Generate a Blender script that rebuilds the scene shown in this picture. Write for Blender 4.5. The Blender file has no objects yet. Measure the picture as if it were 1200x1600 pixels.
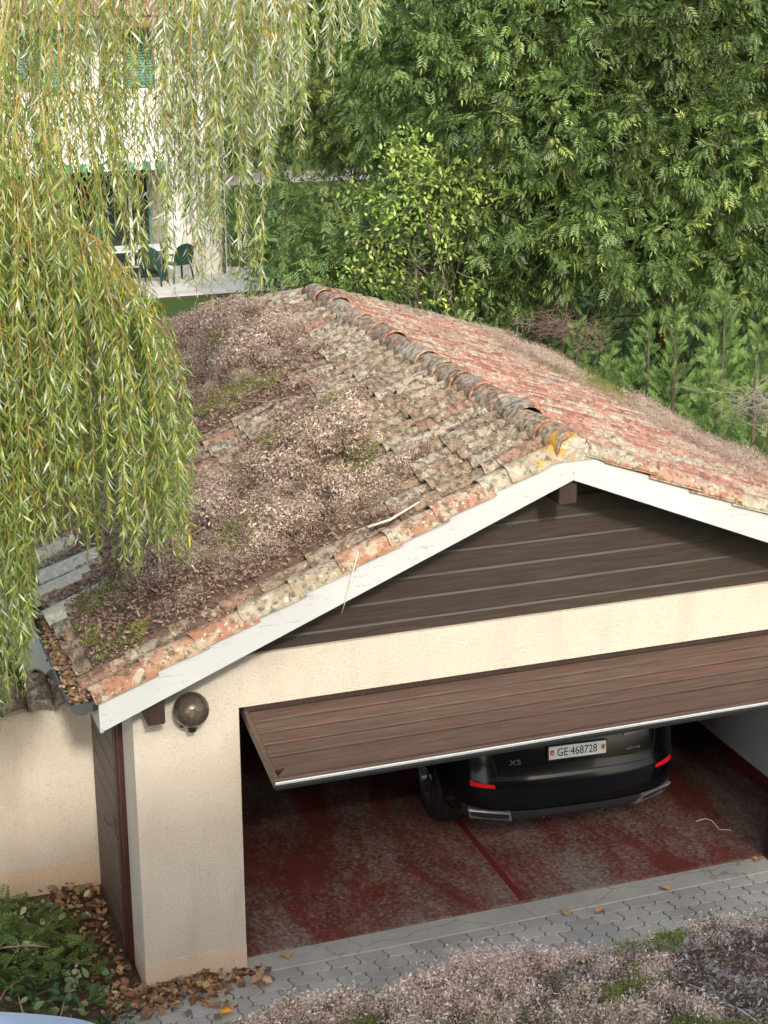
import bpy, math, random
import numpy as np
from mathutils import Vector, Matrix
random.seed(7); rng = np.random.default_rng(11)
S = bpy.context.scene
COL = S.collection

# ------------------------------------------------------------------ camera
FPX, PITCH, YAW, ROLL = 2681.1, 0.3177, -0.3418, -0.0034
CAM = np.array([-1.9846, -10.7853, 7.2163])
def cam_axes():
    p, y, r = PITCH, YAW, ROLL
    fwd = np.array([-math.sin(y)*math.cos(p), math.cos(y)*math.cos(p), -math.sin(p)])
    right = np.array([math.cos(y), math.sin(y), 0.])
    up = np.cross(right, fwd); c, s = math.cos(r), math.sin(r)
    return c*right+s*up, -s*right+c*up, fwd
AR, AU, AF = cam_axes()
cd = bpy.data.cameras.new('camera'); cam = bpy.data.objects.new('camera', cd); COL.objects.link(cam)
cd.sensor_fit = 'VERTICAL'; cd.sensor_height = 36; cd.lens = FPX/1600*36; cd.clip_start = .1; cd.clip_end = 900
cam.matrix_world = Matrix(((AR[0], AU[0], -AF[0], CAM[0]), (AR[1], AU[1], -AF[1], CAM[1]), (AR[2], AU[2], -AF[2], CAM[2]), (0, 0, 0, 1)))
S.camera = cam

# ------------------------------------------------------------------ light
SUN_EL, SUN_AZ = math.radians(31), math.radians(188)       # the sun stands behind the camera
W = bpy.data.worlds.new('World'); S.world = W; W.use_nodes = True
nt = W.node_tree; nt.nodes.clear()
sky = nt.nodes.new('ShaderNodeTexSky'); sky.sky_type = 'NISHITA'; sky.sun_disc = False
sky.sun_elevation = SUN_EL; sky.sun_rotation = SUN_AZ; sky.dust_density = 4.0; sky.air_density = 1.0
bg = nt.nodes.new('ShaderNodeBackground'); bg.inputs[1].default_value = 0.15
wo = nt.nodes.new('ShaderNodeOutputWorld'); nt.links.new(sky.outputs[0], bg.inputs[0]); nt.links.new(bg.outputs[0], wo.inputs[0])
ld = bpy.data.lights.new('sun', 'SUN'); ld.energy = 1.3; ld.angle = math.radians(3); ld.color = (1, .96, .90)
sun = bpy.data.objects.new('sun', ld); COL.objects.link(sun)
sdir = Vector((math.sin(SUN_AZ)*math.cos(SUN_EL), math.cos(SUN_AZ)*math.cos(SUN_EL), math.sin(SUN_EL)))
sun.rotation_euler = (-sdir).to_track_quat('-Z', 'Y').to_euler(); sun.location = sdir*40
S.view_settings.view_transform = 'Standard'; S.view_settings.look = 'None'
S.view_settings.use_white_balance = True; S.view_settings.white_balance_temperature = 6600; S.view_settings.white_balance_tint = 5
S.view_settings.exposure = 1.34; S.view_settings.gamma = 1; S.view_settings.use_curve_mapping = False

# ------------------------------------------------------------------ helpers
def ray(u, w): return AF + AR*(u-600)/FPX - AU*(w-800)/FPX
def at(u, w, axis, val):
    d = ray(u, w); return CAM + d*((val-CAM[axis])/d[axis])
WM = {}
def link(o, M=None, parent=None):
    COL.objects.link(o); M = M or Matrix.Identity(4)
    if parent is not None:
        o.parent = parent; o.matrix_basis = WM[parent].inverted() @ M
    else: o.matrix_basis = M
    WM[o] = M; return o
def tag(o, label=None, cat=None, group=None, kind=None):
    if label: o['label'] = label
    if cat: o['category'] = cat
    if group: o['group'] = group
    if kind: o['kind'] = kind
    return o
def empty(name, loc, label, cat, group=None, rz=0):
    o = bpy.data.objects.new(name, None); o.empty_display_size = .2
    link(o, Matrix.Translation(loc) @ Matrix.Rotation(rz, 4, 'Z')); return tag(o, label, cat, group)

class MB:
    """collects polygons of one mesh"""
    def __init__(s): s.v = []; s.f = []; s.m = []; s.mi = 0
    def add(s, vs, fs):
        b = len(s.v); s.v += [tuple(map(float, x)) for x in vs]
        for f in fs: s.f.append([b+i for i in f]); s.m.append(s.mi)
    def box(s, a, b, M=None):
        x0, y0, z0 = a; x1, y1, z1 = b
        vs = [(x0,y0,z0),(x1,y0,z0),(x1,y1,z0),(x0,y1,z0),(x0,y0,z1),(x1,y0,z1),(x1,y1,z1),(x0,y1,z1)]
        if M is not None: vs = [M @ Vector(p) for p in vs]
        s.add(vs, [(3,2,1,0),(4,5,6,7),(0,1,5,4),(1,2,6,5),(2,3,7,6),(3,0,4,7)])
    def bbox(s, a, b, r=.006, M=None):
        """box with chamfered edges"""
        x0, y0, z0 = a; x1, y1, z1 = b; P = []
        for cx, sx in ((x0,1),(x1,-1)):
            for cy, sy in ((y0,1),(y1,-1)):
                for cz, sz in ((z0,1),(z1,-1)):
                    P += [(cx, cy+sy*r, cz+sz*r), (cx+sx*r, cy, cz+sz*r), (cx+sx*r, cy+sy*r, cz)]
        def I(i, j, k, a): return ((i*2+j)*2+k)*3+a
        F = []
        for i in (0, 1): F.append([I(i,0,0,0), I(i,1,0,0), I(i,1,1,0), I(i,0,1,0)][::(1 if i else -1)])
        for j in (0, 1): F.append([I(0,j,0,1), I(1,j,0,1), I(1,j,1,1), I(0,j,1,1)][::(-1 if j else 1)])
        for k in (0, 1): F.append([I(0,0,k,2), I(1,0,k,2), I(1,1,k,2), I(0,1,k,2)][::(1 if k else -1)])
        for j in (0, 1):
            for k in (0, 1): F.append([I(0,j,k,1), I(1,j,k,1), I(1,j,k,2), I(0,j,k,2)])
        for i in (0, 1):
            for k in (0, 1): F.append([I(i,0,k,0), I(i,1,k,0), I(i,1,k,2), I(i,0,k,2)])
            for j in (0, 1): F.append([I(i,j,0,0), I(i,j,1,0), I(i,j,1,1), I(i,j,0,1)])
            for j in (0, 1):
                for k in (0, 1): F.append([I(i,j,k,0), I(i,j,k,1), I(i,j,k,2)])
        if M is not None: P = [M @ Vector(p) for p in P]
        s.add(P, F)
    def prism(s, poly, vec):
        """closed polygon (list of 3D points) swept by vec"""
        n = len(poly); v = Vector(vec); P = [Vector(p) for p in poly]
        s.add(P+[p+v for p in P], [list(range(n))[::-1], [n+i for i in range(n)]]+[(i, (i+1) % n, n+(i+1) % n, n+i) for i in range(n)])
    def tube(s, pts, rad, n=6, cap=True):
        pts = [Vector(p) for p in pts]; rr = rad if hasattr(rad, '__len__') else [rad]*len(pts); vs = []; fs = []
        for i, p in enumerate(pts):
            d = (pts[min(i+1, len(pts)-1)]-pts[max(i-1, 0)]).normalized()
            a = d.cross(Vector((0, 0, 1))); a = a.normalized() if a.length > .05 else d.cross(Vector((0, 1, 0))).normalized()
            b = d.cross(a)
            for k in range(n): t = 2*math.pi*k/n; vs.append(p+(a*math.cos(t)+b*math.sin(t))*rr[i])
        for i in range(len(pts)-1):
            for k in range(n): fs.append((i*n+k, (i+1)*n+k, (i+1)*n+(k+1) % n, i*n+(k+1) % n))
        if cap: fs.append(list(range(n))); fs.append([(len(pts)-1)*n+k for k in range(n)][::-1])
        s.add(vs, fs)
    def lathe(s, prof, n=24, c=(0, 0, 0), M=None):
        vs = []; fs = []
        for r, z in prof:
            for k in range(n): t = 2*math.pi*k/n; p = Vector((c[0]+r*math.cos(t), c[1]+r*math.sin(t), c[2]+z)); vs.append(M @ p if M is not None else p)
        for i in range(len(prof)-1):
            for k in range(n): fs.append((i*n+k, i*n+(k+1) % n, (i+1)*n+(k+1) % n, (i+1)*n+k))
        s.add(vs, fs)
    def grid(s, P, flip=False):
        """P: rows of points"""
        n = len(P); m = len(P[0]); fs = []
        for i in range(n-1):
            for j in range(m-1):
                f = (i*m+j, i*m+j+1, (i+1)*m+j+1, (i+1)*m+j); fs.append(f[::-1] if flip else f)
        s.add([p for r in P for p in r], fs)
    def mesh(s, name, mats, smooth=False):
        me = bpy.data.meshes.new(name); me.from_pydata(s.v, [], s.f)
        for m in (mats if isinstance(mats, (list, tuple)) else [mats]): me.materials.append(m)
        me.polygons.foreach_set('material_index', s.m)
        if smooth: me.polygons.foreach_set('use_smooth', [True]*len(s.f))
        me.update(); return me
    def build(s, name, mats, parent=None, smooth=False, M=None, angle=None):
        """one object; origin at the middle of its base unless M is given (points then local to M)"""
        me = s.mesh(name, mats, smooth)
        if M is None:
            a = np.array(s.v); lo, hi = a.min(0), a.max(0); c = Vector(((lo[0]+hi[0])/2, (lo[1]+hi[1])/2, lo[2]))
            me.transform(Matrix.Translation(-c)); M = Matrix.Translation(c)
        o = bpy.data.objects.new(name, me); link(o, M, parent)
        if angle: sharp(me, angle)
        return o
def sharp(me, deg):
    me.polygons.foreach_set('use_smooth', [True]*len(me.polygons)); me.set_sharp_from_angle(angle=math.radians(deg))

def npmesh(name, V, F, mat, col=None, smooth=False):
    me = bpy.data.meshes.new(name); V = np.ascontiguousarray(V, np.float32); F = np.ascontiguousarray(F, np.int32)
    me.vertices.add(len(V)); me.vertices.foreach_set('co', V.ravel())
    k = F.shape[1]; me.loops.add(F.size); me.loops.foreach_set('vertex_index', F.ravel())
    me.polygons.add(len(F)); me.polygons.foreach_set('loop_start', np.arange(0, F.size, k, dtype=np.int32))
    if smooth: me.polygons.foreach_set('use_smooth', np.ones(len(F), bool))
    me.update(calc_edges=True); me.materials.append(mat)
    if col is not None:
        a = me.attributes.new('Col', 'FLOAT_COLOR', 'POINT'); c = np.ones((len(V), 4), np.float32); c[:, :3] = col; a.data.foreach_set('color', c.ravel())
    return me
def npobj(name, V, F, mat, col=None, parent=None, smooth=False):
    V = np.asarray(V); lo, hi = V.min(0), V.max(0); c = np.array([(lo[0]+hi[0])/2, (lo[1]+hi[1])/2, lo[2]])
    o = bpy.data.objects.new(name, npmesh(name, V-c, F, mat, col, smooth)); return link(o, Matrix.Translation(c), parent)
def unit(d): return d/np.maximum(np.linalg.norm(d, axis=-1, keepdims=True), 1e-9)
def basis(d, spin):
    """frames whose Z column is d, turned by spin about it"""
    d = unit(np.asarray(d, float)); ref = np.where(np.abs(d[:, 2:3]) > .95, np.array([[1., 0, 0]]), np.array([[0, 0, 1.]]))
    x = unit(np.cross(ref, d)); y = np.cross(d, x); c, s = np.cos(spin)[:, None], np.sin(spin)[:, None]
    return np.stack([c*x+s*y, -s*x+c*y, d], axis=2)
TF = {}
def inst(tV, tF, P, R, sc, col=None):
    """many copies of a small template in one mesh"""
    m, n = len(P), len(tV); sc = np.broadcast_to(np.asarray(sc, float), (m,)) if np.ndim(sc) < 2 else sc
    T = tV[None]*(sc[:, None, None] if sc.ndim == 1 else sc[:, None, :])
    V = np.einsum('mij,mnj->mni', R, T)+P[:, None, :]
    F = (tF[None]+(np.arange(m)*n)[:, None, None]).reshape(-1, tF.shape[1])
    C = None if col is None else np.repeat(col, n, axis=0)*(np.tile(TF[id(tV)], m)[:, None] if id(tV) in TF else 1)
    return V.reshape(-1, 3), F, C
def shade(tV, f): TF[id(tV)] = np.asarray(f, float); KEEP.append(tV)
KEEP = []
def mobj(name, I, mat, parent=None): return npobj(name, I[0], I[1], mat, I[2], parent)
def joinn(parts):
    V, F, C, b = [], [], [], 0
    for v, f, c in parts: V.append(v); F.append(f+b); C.append(c); b += len(v)
    return np.concatenate(V), np.concatenate(F), np.concatenate(C)
def rdir(m): return unit(rng.normal(size=(m, 3)))
def mixcol(a, b, t): t = np.asarray(t)[:, None]; return np.array(a)[None]*(1-t)+np.array(b)[None]*t
def pick(pal, m, var=.2, w=None):
    pal = np.array(pal, float); c = pal[rng.choice(len(pal), m, p=w)]
    return c*(1+rng.uniform(-var, var, (m, 1)))
_perm = np.random.default_rng(3).random((64, 64))
def vnoise(x, y):
    x = np.asarray(x, float); y = np.asarray(y, float); xi = np.floor(x).astype(int); yi = np.floor(y).astype(int)
    fx, fy = x-xi, y-yi; fx = fx*fx*(3-2*fx); fy = fy*fy*(3-2*fy); g = lambda a, b: _perm[a % 64, b % 64]
    return (g(xi, yi)*(1-fx)+g(xi+1, yi)*fx)*(1-fy)+(g(xi, yi+1)*(1-fx)+g(xi+1, yi+1)*fx)*fy
def fbm(x, y, o=3): return sum(vnoise(x*2**i+17*i, y*2**i+5*i)/2**i for i in range(o))/sum(1/2**i for i in range(o))
def sstep(a, b, x): t = np.clip((np.asarray(x, float)-a)/(b-a), 0, 1); return t*t*(3-2*t)

# ------------------------------------------------------------------ materials
def newmat(name):
    m = bpy.data.materials.new(name); m.use_nodes = True; t = m.node_tree
    return m, t, t.nodes['Principled BSDF']
class NT:
    def __init__(s, t): s.t = t; s.N = t.nodes; s.L = t.links
    def n(s, ty, **k):
        o = s.N.new(ty)
        for a, b in k.items(): setattr(o, a, b)
        return o
    def pos(s, scale=(1, 1, 1), rot=(0, 0, 0), space='pos'):
        g = s.n('ShaderNodeNewGeometry').outputs['Position'] if space == 'pos' else s.n('ShaderNodeTexCoord').outputs[space]
        m = s.n('ShaderNodeMapping'); m.inputs['Scale'].default_value = scale; m.inputs['Rotation'].default_value = rot
        s.L.new(g, m.inputs[0]); return m.outputs[0]
    def noise(s, vec, scale, detail=4, rough=.55, dist=0):
        o = s.n('ShaderNodeTexNoise'); o.inputs['Scale'].default_value = scale; o.inputs['Detail'].default_value = detail
        o.inputs['Roughness'].default_value = rough; o.inputs['Distortion'].default_value = dist; s.L.new(vec, o.inputs['Vector']); return o.outputs['Fac']
    def voro(s, vec, scale, feat='F1'):
        o = s.n('ShaderNodeTexVoronoi', feature=feat); o.inputs['Scale'].default_value = scale; s.L.new(vec, o.inputs['Vector']); return o.outputs['Distance']
    def ramp(s, fac, stops, interp='LINEAR'):
        o = s.n('ShaderNodeValToRGB'); e = o.color_ramp.elements; o.color_ramp.interpolation = interp
        while len(e) < len(stops): e.new(.5)
        for i, (p, c) in enumerate(stops):
            e[i].position = p; e[i].color = (c, c, c, 1) if not hasattr(c, '__len__') else (*c, 1)
        s.L.new(fac, o.inputs[0]); return o.outputs[0]
    def mix(s, fac, a, b, mode='MIX'):
        o = s.n('ShaderNodeMix', data_type='RGBA', blend_type=mode)
        for k, x in ((0, fac), (6, a), (7, b)):
            if hasattr(x, 'links') or hasattr(x, 'is_output'): s.L.new(x, o.inputs[k])
            else: o.inputs[k].default_value = x if k == 0 else (*x, 1)
        return o.outputs[2]
    def bump(s, h, bs, strength=.3, dist=.01):
        o = s.n('ShaderNodeBump'); o.inputs['Strength'].default_value = strength; o.inputs['Distance'].default_value = dist
        s.L.new(h, o.inputs['Height']); s.L.new(o.outputs[0], bs.inputs['Normal'])
    def attr(s, name='Col'): return s.n('ShaderNodeAttribute', attribute_name=name).outputs['Color']
def simple(name, col, rough=.6, metal=0, var=.12, scale=8, spec=.5, bump=0, bscale=60):
    m, t, b = newmat(name); k = NT(t); v = k.pos()
    n = k.noise(v, scale, 5); c = k.ramp(n, [(.25, tuple(x*(1-var) for x in col)), (.75, tuple(min(1, x*(1+var)) for x in col))])
    t.links.new(c, b.inputs['Base Color']); b.inputs['Roughness'].default_value = rough; b.inputs['Metallic'].default_value = metal
    b.inputs['Specular IOR Level'].default_value = spec
    if bump: k.bump(k.noise(v, bscale, 4), b, bump, .01)
    return m
def leafmat(name, rough=.5, trans=.3, spec=.4):
    m, t, b = newmat(name); k = NT(t); c = k.attr(); v = k.pos()
    c2 = k.mix(k.ramp(k.noise(v, 3, 3), [(.3, .0), (.7, .35)]), c, (.06, .07, .02), 'MULTIPLY') if False else c
    t.links.new(c2, b.inputs['Base Color']); b.inputs['Roughness'].default_value = rough; b.inputs['Specular IOR Level'].default_value = spec
    if trans:
        tr = k.n('ShaderNodeBsdfTranslucent'); br = k.mix(1.0, c2, (1.25, 1.25, .8), 'MULTIPLY'); t.links.new(br, tr.inputs[0])
        mx = k.n('ShaderNodeMixShader'); mx.inputs[0].default_value = trans; out = t.nodes['Material Output']
        t.links.new(b.outputs[0], mx.inputs[1]); t.links.new(tr.outputs[0], mx.inputs[2]); t.links.new(mx.outputs[0], out.inputs[0])
    return m
M = {}
def stucco(name, col, bs=.5):
    m, t, b = newmat(name); k = NT(t); v = k.pos()
    big = k.noise(v, .9, 4); st = k.noise(k.pos((3, 3, .6)), 1.5, 4)
    c = k.ramp(big, [(.3, tuple(x*.93 for x in col)), (.7, tuple(min(1, x*1.04) for x in col))])
    c = k.mix(k.ramp(st, [(.5, 0), (.78, .38)]), c, tuple(x*.62 for x in col))
    f = k.noise(v, 48, 4, .7); c = k.mix(k.ramp(f, [(.28, .55), (.47, 0)]), c, tuple(x*.6 for x in col))
    t.links.new(c, b.inputs['Base Color']); b.inputs['Roughness'].default_value = .92; b.inputs['Specular IOR Level'].default_value = .15
    k.bump(f, b, bs, .03); return m
M['stucco'] = stucco('stucco', (.585, .51, .425), .6); M['plinth'] = stucco('plinth_paint', (.60, .46, .34), .25)
M['housewall'] = stucco('house_wall', (.62, .59, .52), .2)
def woodmat(name, c0, c1, c2, axis=(1.2, 30, 30), rough=.55, spec=.4, red=.0, redc=(.22, .05, .03)):
    m, t, b = newmat(name); k = NT(t); v = k.pos(axis)
    g = k.noise(v, 2.2, 6, .6, .4); c = k.ramp(g, [(.28, c0), (.5, c1), (.72, c2)])
    if red:
        r = k.noise(k.pos((1.3, 14, 14)), 1.6, 5, .65); c = k.mix(k.ramp(r, [(.55, 0), (.68, red)]), c, redc)
        r2 = k.noise(k.pos((2.2, 20, 20)), 2.4, 5, .7); c = k.mix(k.ramp(r2, [(.6, 0), (.74, .5)]), c, (.17, .14, .12))
    t.links.new(c, b.inputs['Base Color']); b.inputs['Roughness'].default_value = rough; b.inputs['Specular IOR Level'].default_value = spec
    k.bump(g, b, .25, .004); return m
M['gable'] = woodmat('stained_boards', (.026, .018, .0145), (.042, .029, .023), (.062, .045, .036), rough=.45)
M['doorwood'] = woodmat('door_planks', (.055, .035, .027), (.088, .056, .042), (.13, .09, .07), red=.6, redc=(.17, .05, .035))
M['rail'] = woodmat('door_rail', (.075, .047, .034), (.1, .062, .045), (.125, .08, .06), red=.25, redc=(.22, .12, .1), rough=.45)
M['darkwood'] = woodmat('dark_wood', (.02, .013, .01), (.035, .02, .015), (.05, .03, .022), axis=(20, 20, 1.5))
M['redwood'] = woodmat('red_brown_frame', (.03, .01, .008), (.05, .016, .012), (.07, .025, .02), axis=(20, 20, 1.5))
M['sidedoor'] = woodmat('side_door_planks', (.05, .035, .026), (.075, .052, .04), (.1, .07, .055), axis=(20, 1.5, 20))
def fasciamat():
    m, t, b = newmat('white_fascia_paint'); k = NT(t)
    along = k.pos((1.1, 16, 16), (0, .0, 0)); n = k.noise(along, 2.6, 7, .68); n2 = k.noise(k.pos(), 22, 5, .6); big = k.noise(k.pos(), 1.4, 3)
    a = k.n('ShaderNodeMath', operation='ADD'); t.links.new(n, a.inputs[0]); t.links.new(k.ramp(n2, [(.3, 0), (.7, .14)]), a.inputs[1])
    pe = k.ramp(a.outputs[0], [(.675, 0), (.71, .7)])
    c = k.ramp(big, [(.3, (.40, .40, .40)), (.7, (.47, .47, .47))]); c = k.mix(pe, c, (.28, .265, .245))
    c = k.mix(k.ramp(n, [(.3, .14), (.5, 0)]), c, (.45, .45, .42))
    t.links.new(c, b.inputs['Base Color']); b.inputs['Roughness'].default_value = .55; k.bump(pe, b, -.3, .003); return m
M['fascia'] = fasciamat()
def tilemat(name, li, mo):
    """terracotta whose own colour comes with the tile, grown over with lichen and moss"""
    m, t, b = newmat(name); k = NT(t); v = k.pos(); c = k.attr()
    w = k.noise(v, 14, 5, .65); c = k.mix(k.ramp(w, [(.3, .45), (.6, 0)]), c, (.17, .09, .06))
    l1 = k.noise(v, 8, 7, .72, .3); c = k.mix(k.ramp(l1, [(.58-li, 0), (.68-li, .8)]), c, (.40, .36, .275))
    l2 = k.noise(k.pos((1, 1, 1), (1, .4, .2)), 26, 4, .6); c = k.mix(k.ramp(l2, [(.66-li*.5, 0), (.7-li*.5, .8)]), c, (.52, .505, .43))
    m1 = k.noise(k.pos((1, 1, 1), (.3, 1, .7)), 21, 7, .75, .2); c = k.mix(k.ramp(m1, [(.60-mo, 0), (.70-mo, .88)]), c, (.075, .06, .043))
    m2 = k.noise(k.pos((1, 1, 1), (2, .1, .7)), 6, 5, .7); c = k.mix(k.ramp(m2, [(.66, 0), (.74, .8)]), c, (.10, .11, .03))
    y1 = k.noise(k.pos((1, 1, 1), (.9, 2, .1)), 4, 5, .7); c = k.mix(k.ramp(y1, [(.71, 0), (.75, .8)]), c, (.62, .30, .03))
    dn = k.n('ShaderNodeVectorMath', operation='DISTANCE'); t.links.new(v, dn.inputs[0]); dn.inputs[1].default_value = (2.93, -.42, 3.95)      # a patch of orange lichen grows at the gable end of the ridge
    sb = k.n('ShaderNodeMath', operation='SUBTRACT'); t.links.new(k.noise(v, 13, 5, .7), sb.inputs[0]); t.links.new(dn.outputs['Value'], sb.inputs[1]); c = k.mix(k.ramp(sb.outputs[0], [(.40, 0), (.46, .85)]), c, (.55, .27, .03))
    t.links.new(c, b.inputs['Base Color']); b.inputs['Roughness'].default_value = .93; b.inputs['Specular IOR Level'].default_value = .15
    k.bump(l1, b, .7, .012); return m
M['tileL'] = tilemat('lichened_tile', .045, .14); M['tileR'] = tilemat('red_tile', .075, .09); M['tileV'] = tilemat('verge_tile_clay', .10, .09)
M['tileD'] = tilemat('ridge_tile_clay', .09, .13)
M['mortar'] = tilemat('lichened_mortar', .2, .02)
def floormat():
    m, t, b = newmat('worn_red_floor_paint'); k = NT(t); v = k.pos()
    n = k.noise(k.pos((1.5, .55, 1)), 1.0, 8, .68, .6); f = k.noise(v, 34, 3, .6)
    a = k.n('ShaderNodeMath', operation='ADD'); t.links.new(n, a.inputs[0]); t.links.new(k.ramp(f, [(.3, -.0), (.7, .17)]), a.inputs[1])
    w = k.ramp(a.outputs[0], [(.53, 0), (.74, .85)]); conc = k.ramp(f, [(.3, (.13, .12, .105)), (.7, (.27, .25, .22))])
    red = k.ramp(k.noise(v, 3, 5), [(.3, (.105, .026, .021)), (.7, (.165, .038, .03))]); c = k.mix(w, red, conc)
    t.links.new(c, b.inputs['Base Color']); b.inputs['Roughness'].default_value = .55; k.bump(f, b, .25, .004); return m
M['floor'] = floormat(); M['redskirt'] = simple('red_skirting', (.13, .018, .016), .6)
def concmat(name, col, crack=False):
    m, t, b = newmat(name); k = NT(t); v = k.pos(); n = k.noise(v, 2.2, 6, .62); f = k.noise(v, 60, 4, .65)
    c = k.ramp(n, [(.28, tuple(x*.72 for x in col)), (.72, tuple(x*1.15 for x in col))]); c = k.mix(k.ramp(f, [(.3, .5), (.5, 0)]), c, tuple(x*.6 for x in col))
    g = k.noise(k.pos((1, 1, 1), (0, 0, 1)), 5, 5, .7); c = k.mix(k.ramp(g, [(.62, 0), (.8, .5)]), c, (.12, .13, .07))
    h = f
    if crack:
        w = k.n('ShaderNodeVectorMath', operation='ADD'); wn = k.n('ShaderNodeTexNoise'); wn.inputs['Scale'].default_value = 4; wn.inputs['Detail'].default_value = 4
        t.links.new(v, wn.inputs['Vector']); sc = k.n('ShaderNodeVectorMath', operation='SCALE'); sc.inputs['Scale'].default_value = .25; t.links.new(wn.outputs['Color'], sc.inputs[0])
        t.links.new(v, w.inputs[0]); t.links.new(sc.outputs[0], w.inputs[1]); e = k.voro(w.outputs[0], 1.0, 'DISTANCE_TO_EDGE')
        c = k.mix(k.ramp(e, [(.002, .7), (.005, 0)]), c, (.05, .05, .04))
    oi = k.n('ShaderNodeObjectInfo').outputs['Random']; c = k.mix(k.ramp(oi, [(0, .30), (.5, .0), (1, .0)]), c, tuple(x*.55 for x in col)); c = k.mix(k.ramp(oi, [(.5, 0), (1, .25)]), c, tuple(x*1.35 for x in col))
    t.links.new(c, b.inputs['Base Color']); b.inputs['Roughness'].default_value = .9; b.inputs['Specular IOR Level'].default_value = .2; k.bump(h, b, .35, .004); return m
M['concrete'] = concmat('concrete', (.34, .33, .30), True); M['paver'] = concmat('paver_concrete', (.36, .345, .315)); M['joint'] = simple('joint_sand', (.05, .045, .035), .95, var=.4, scale=30)
M['patio'] = concmat('patio_slab', (.52, .49, .44))
def groundmat():
    m, t, b = newmat('grass_ground'); k = NT(t); v = k.pos(); n = k.noise(v, .35, 5); f = k.noise(v, 40, 4, .7)
    c = k.ramp(n, [(.3, (.05, .085, .022)), (.7, (.085, .13, .032))]); c = k.mix(k.ramp(f, [(.3, .6), (.6, 0)]), c, (.035, .06, .012)); t.links.new(c, b.inputs['Base Color'])
    b.inputs['Roughness'].default_value = .95; b.inputs['Specular IOR Level'].default_value = .1; k.bump(f, b, 1, .05); return m
M['grass'] = groundmat(); M['soil'] = simple('soil', (.075, .052, .036), .95, var=.5, scale=18, bump=.8, bscale=40, spec=.1)
M['humus'] = simple('moss_humus', (.13, .088, .066), .97, var=.45, scale=26, bump=1, bscale=70, spec=.1)
M['path'] = concmat('path_asphalt', (.36, .33, .32))
M['leaf'] = leafmat('ash_leaf', .42, .28, .5); M['willow'] = leafmat('willow_leaf', .38, .3, .55); M['litter'] = leafmat('dry_plant', .9, .12, .1)
M['ivy'] = leafmat('ivy_leaf', .35, .2, .5); M['conifer'] = leafmat('conifer_spray', .6, .25, .3)
M['bark'] = simple('bark', (.085, .066, .05), .95, var=.5, scale=14, bump=1, bscale=30, spec=.1); M['twig'] = simple('dry_twig', (.26, .20, .15), .9, var=.4, scale=12, spec=.15)
M['willowtwig'] = simple('willow_twig', (.30, .20, .055), .7, var=.3, scale=5); M['stalk'] = simple('pale_stalk', (.62, .55, .44), .8, var=.15)
M['zinc'] = simple('weathered_zinc', (.065, .072, .066), .55, .25, var=.3, scale=10); M['alu'] = simple('aluminium_strip', (.78, .79, .76), .35, .3, var=.05)
M['rubber'] = simple('black_rubber', (.012, .013, .014), .7, var=.1); M['black'] = simple('black_plastic', (.016, .016, .018), .45, var=.1)
M['whitewall'] = simple('inner_white_wall', (.62, .62, .62), .9, var=.06, scale=2)

# ------------------------------------------------------------------ the setting: ground, drive, paths
def sheet(name, x0, x1, y0, y1, z, mat, kind='structure'):
    m = MB(); m.add([(x0, y0, z), (x1, y0, z), (x1, y1, z), (x0, y1, z)], [(0, 1, 2, 3)]); return tag(m.build(name, mat), kind=kind)
tag(sheet('ground', -300, 300, -200, 500, -.07, M['grass']), 'green grassy ground round the garage', 'ground')
bed = tag(sheet('driveway', -3.2, 9, -4.6, .0, -.045, M['joint']), 'grey interlocking block paving in front of the garage', 'driveway')
tag(sheet('soil_bed', -6, -.02, -1.2, 1.66, -.05, M['soil']), 'bare soil beside the garage pillar', 'soil')
tag(sheet('path', -40, 60, 43.5, 46.5, -.055, M['path']), 'pale asphalt path behind the lawn', 'path')
PL, PW = .225, .125
def paver_mesh(name, dirt):
    g = .0055; out = []
    def wv(x): return .009*math.sin(2*math.pi*x/(PL/2)+.6)
    def sv(t): return .013*math.sin(2*math.pi*t)
    nl, ns = 7, 4; P = []
    for i in range(nl): x = PL*i/nl; P.append((x+sv(0), wv(x), 0, 1))
    for i in range(ns): t = i/ns; P.append((PL+sv(t), PW*t+wv(PL), 1, 0))
    for i in range(nl): x = PL*(1-i/nl); P.append((x, PW+wv(x), 0, -1))
    for i in range(ns): t = 1-i/ns; P.append((sv(t), PW*t+wv(0), -1, 0))
    cx, cy = PL/2, PW/2; m = MB(); n = len(P)
    def sh(k): return [(cx+(x-cx)*(1-k/cx), cy+(y-cy)*(1-k/cy)) for x, y, _, _ in P]
    o, i_ = sh(g), sh(g+.004)
    vs = [(x, y, -.05) for x, y in o]+[(x, y, -.005) for x, y in o]+[(x, y, 0) for x, y in i_]
    fs = [(k, (k+1) % n, n+(k+1) % n, n+k) for k in range(n)]+[(n+k, n+(k+1) % n, 2*n+(k+1) % n, 2*n+k) for k in range(n)]+[[2*n+k for k in range(n)]]
    m.add(vs, fs); return m
pm = paver_mesh('paver', 0); pmesh = pm.mesh('paver', M['paver']); pv = np.array(pm.v); pavers = []
for r in range(37):
    y = -.10-PW*(r+1)
    for c in range(-15, 42):
        x = c*PL+(r % 2)*PL/2
        if x < -3.1 or x > 8.8: continue
        if x < 0 and y > -1.2 and x < -.55: continue
        p = CAM*0+np.array([x+PL/2, y+PW/2, 0]); d = p-CAM; u = 600+FPX*(d@AR)/(d@AF); w = 800-FPX*(d@AU)/(d@AF)
        lim = np.interp(u, [0, 330, 560, 730, 1000, 1200], [1600, 1600, 1520, 1500, 1460, 1450])
        pavers.append(((0 <= u+25 and u-25 <= 1200 and w < lim+12), x, y))
shown = [p for p in pavers if p[0]][:300]; rest = [p for p in pavers if p not in shown]
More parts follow.
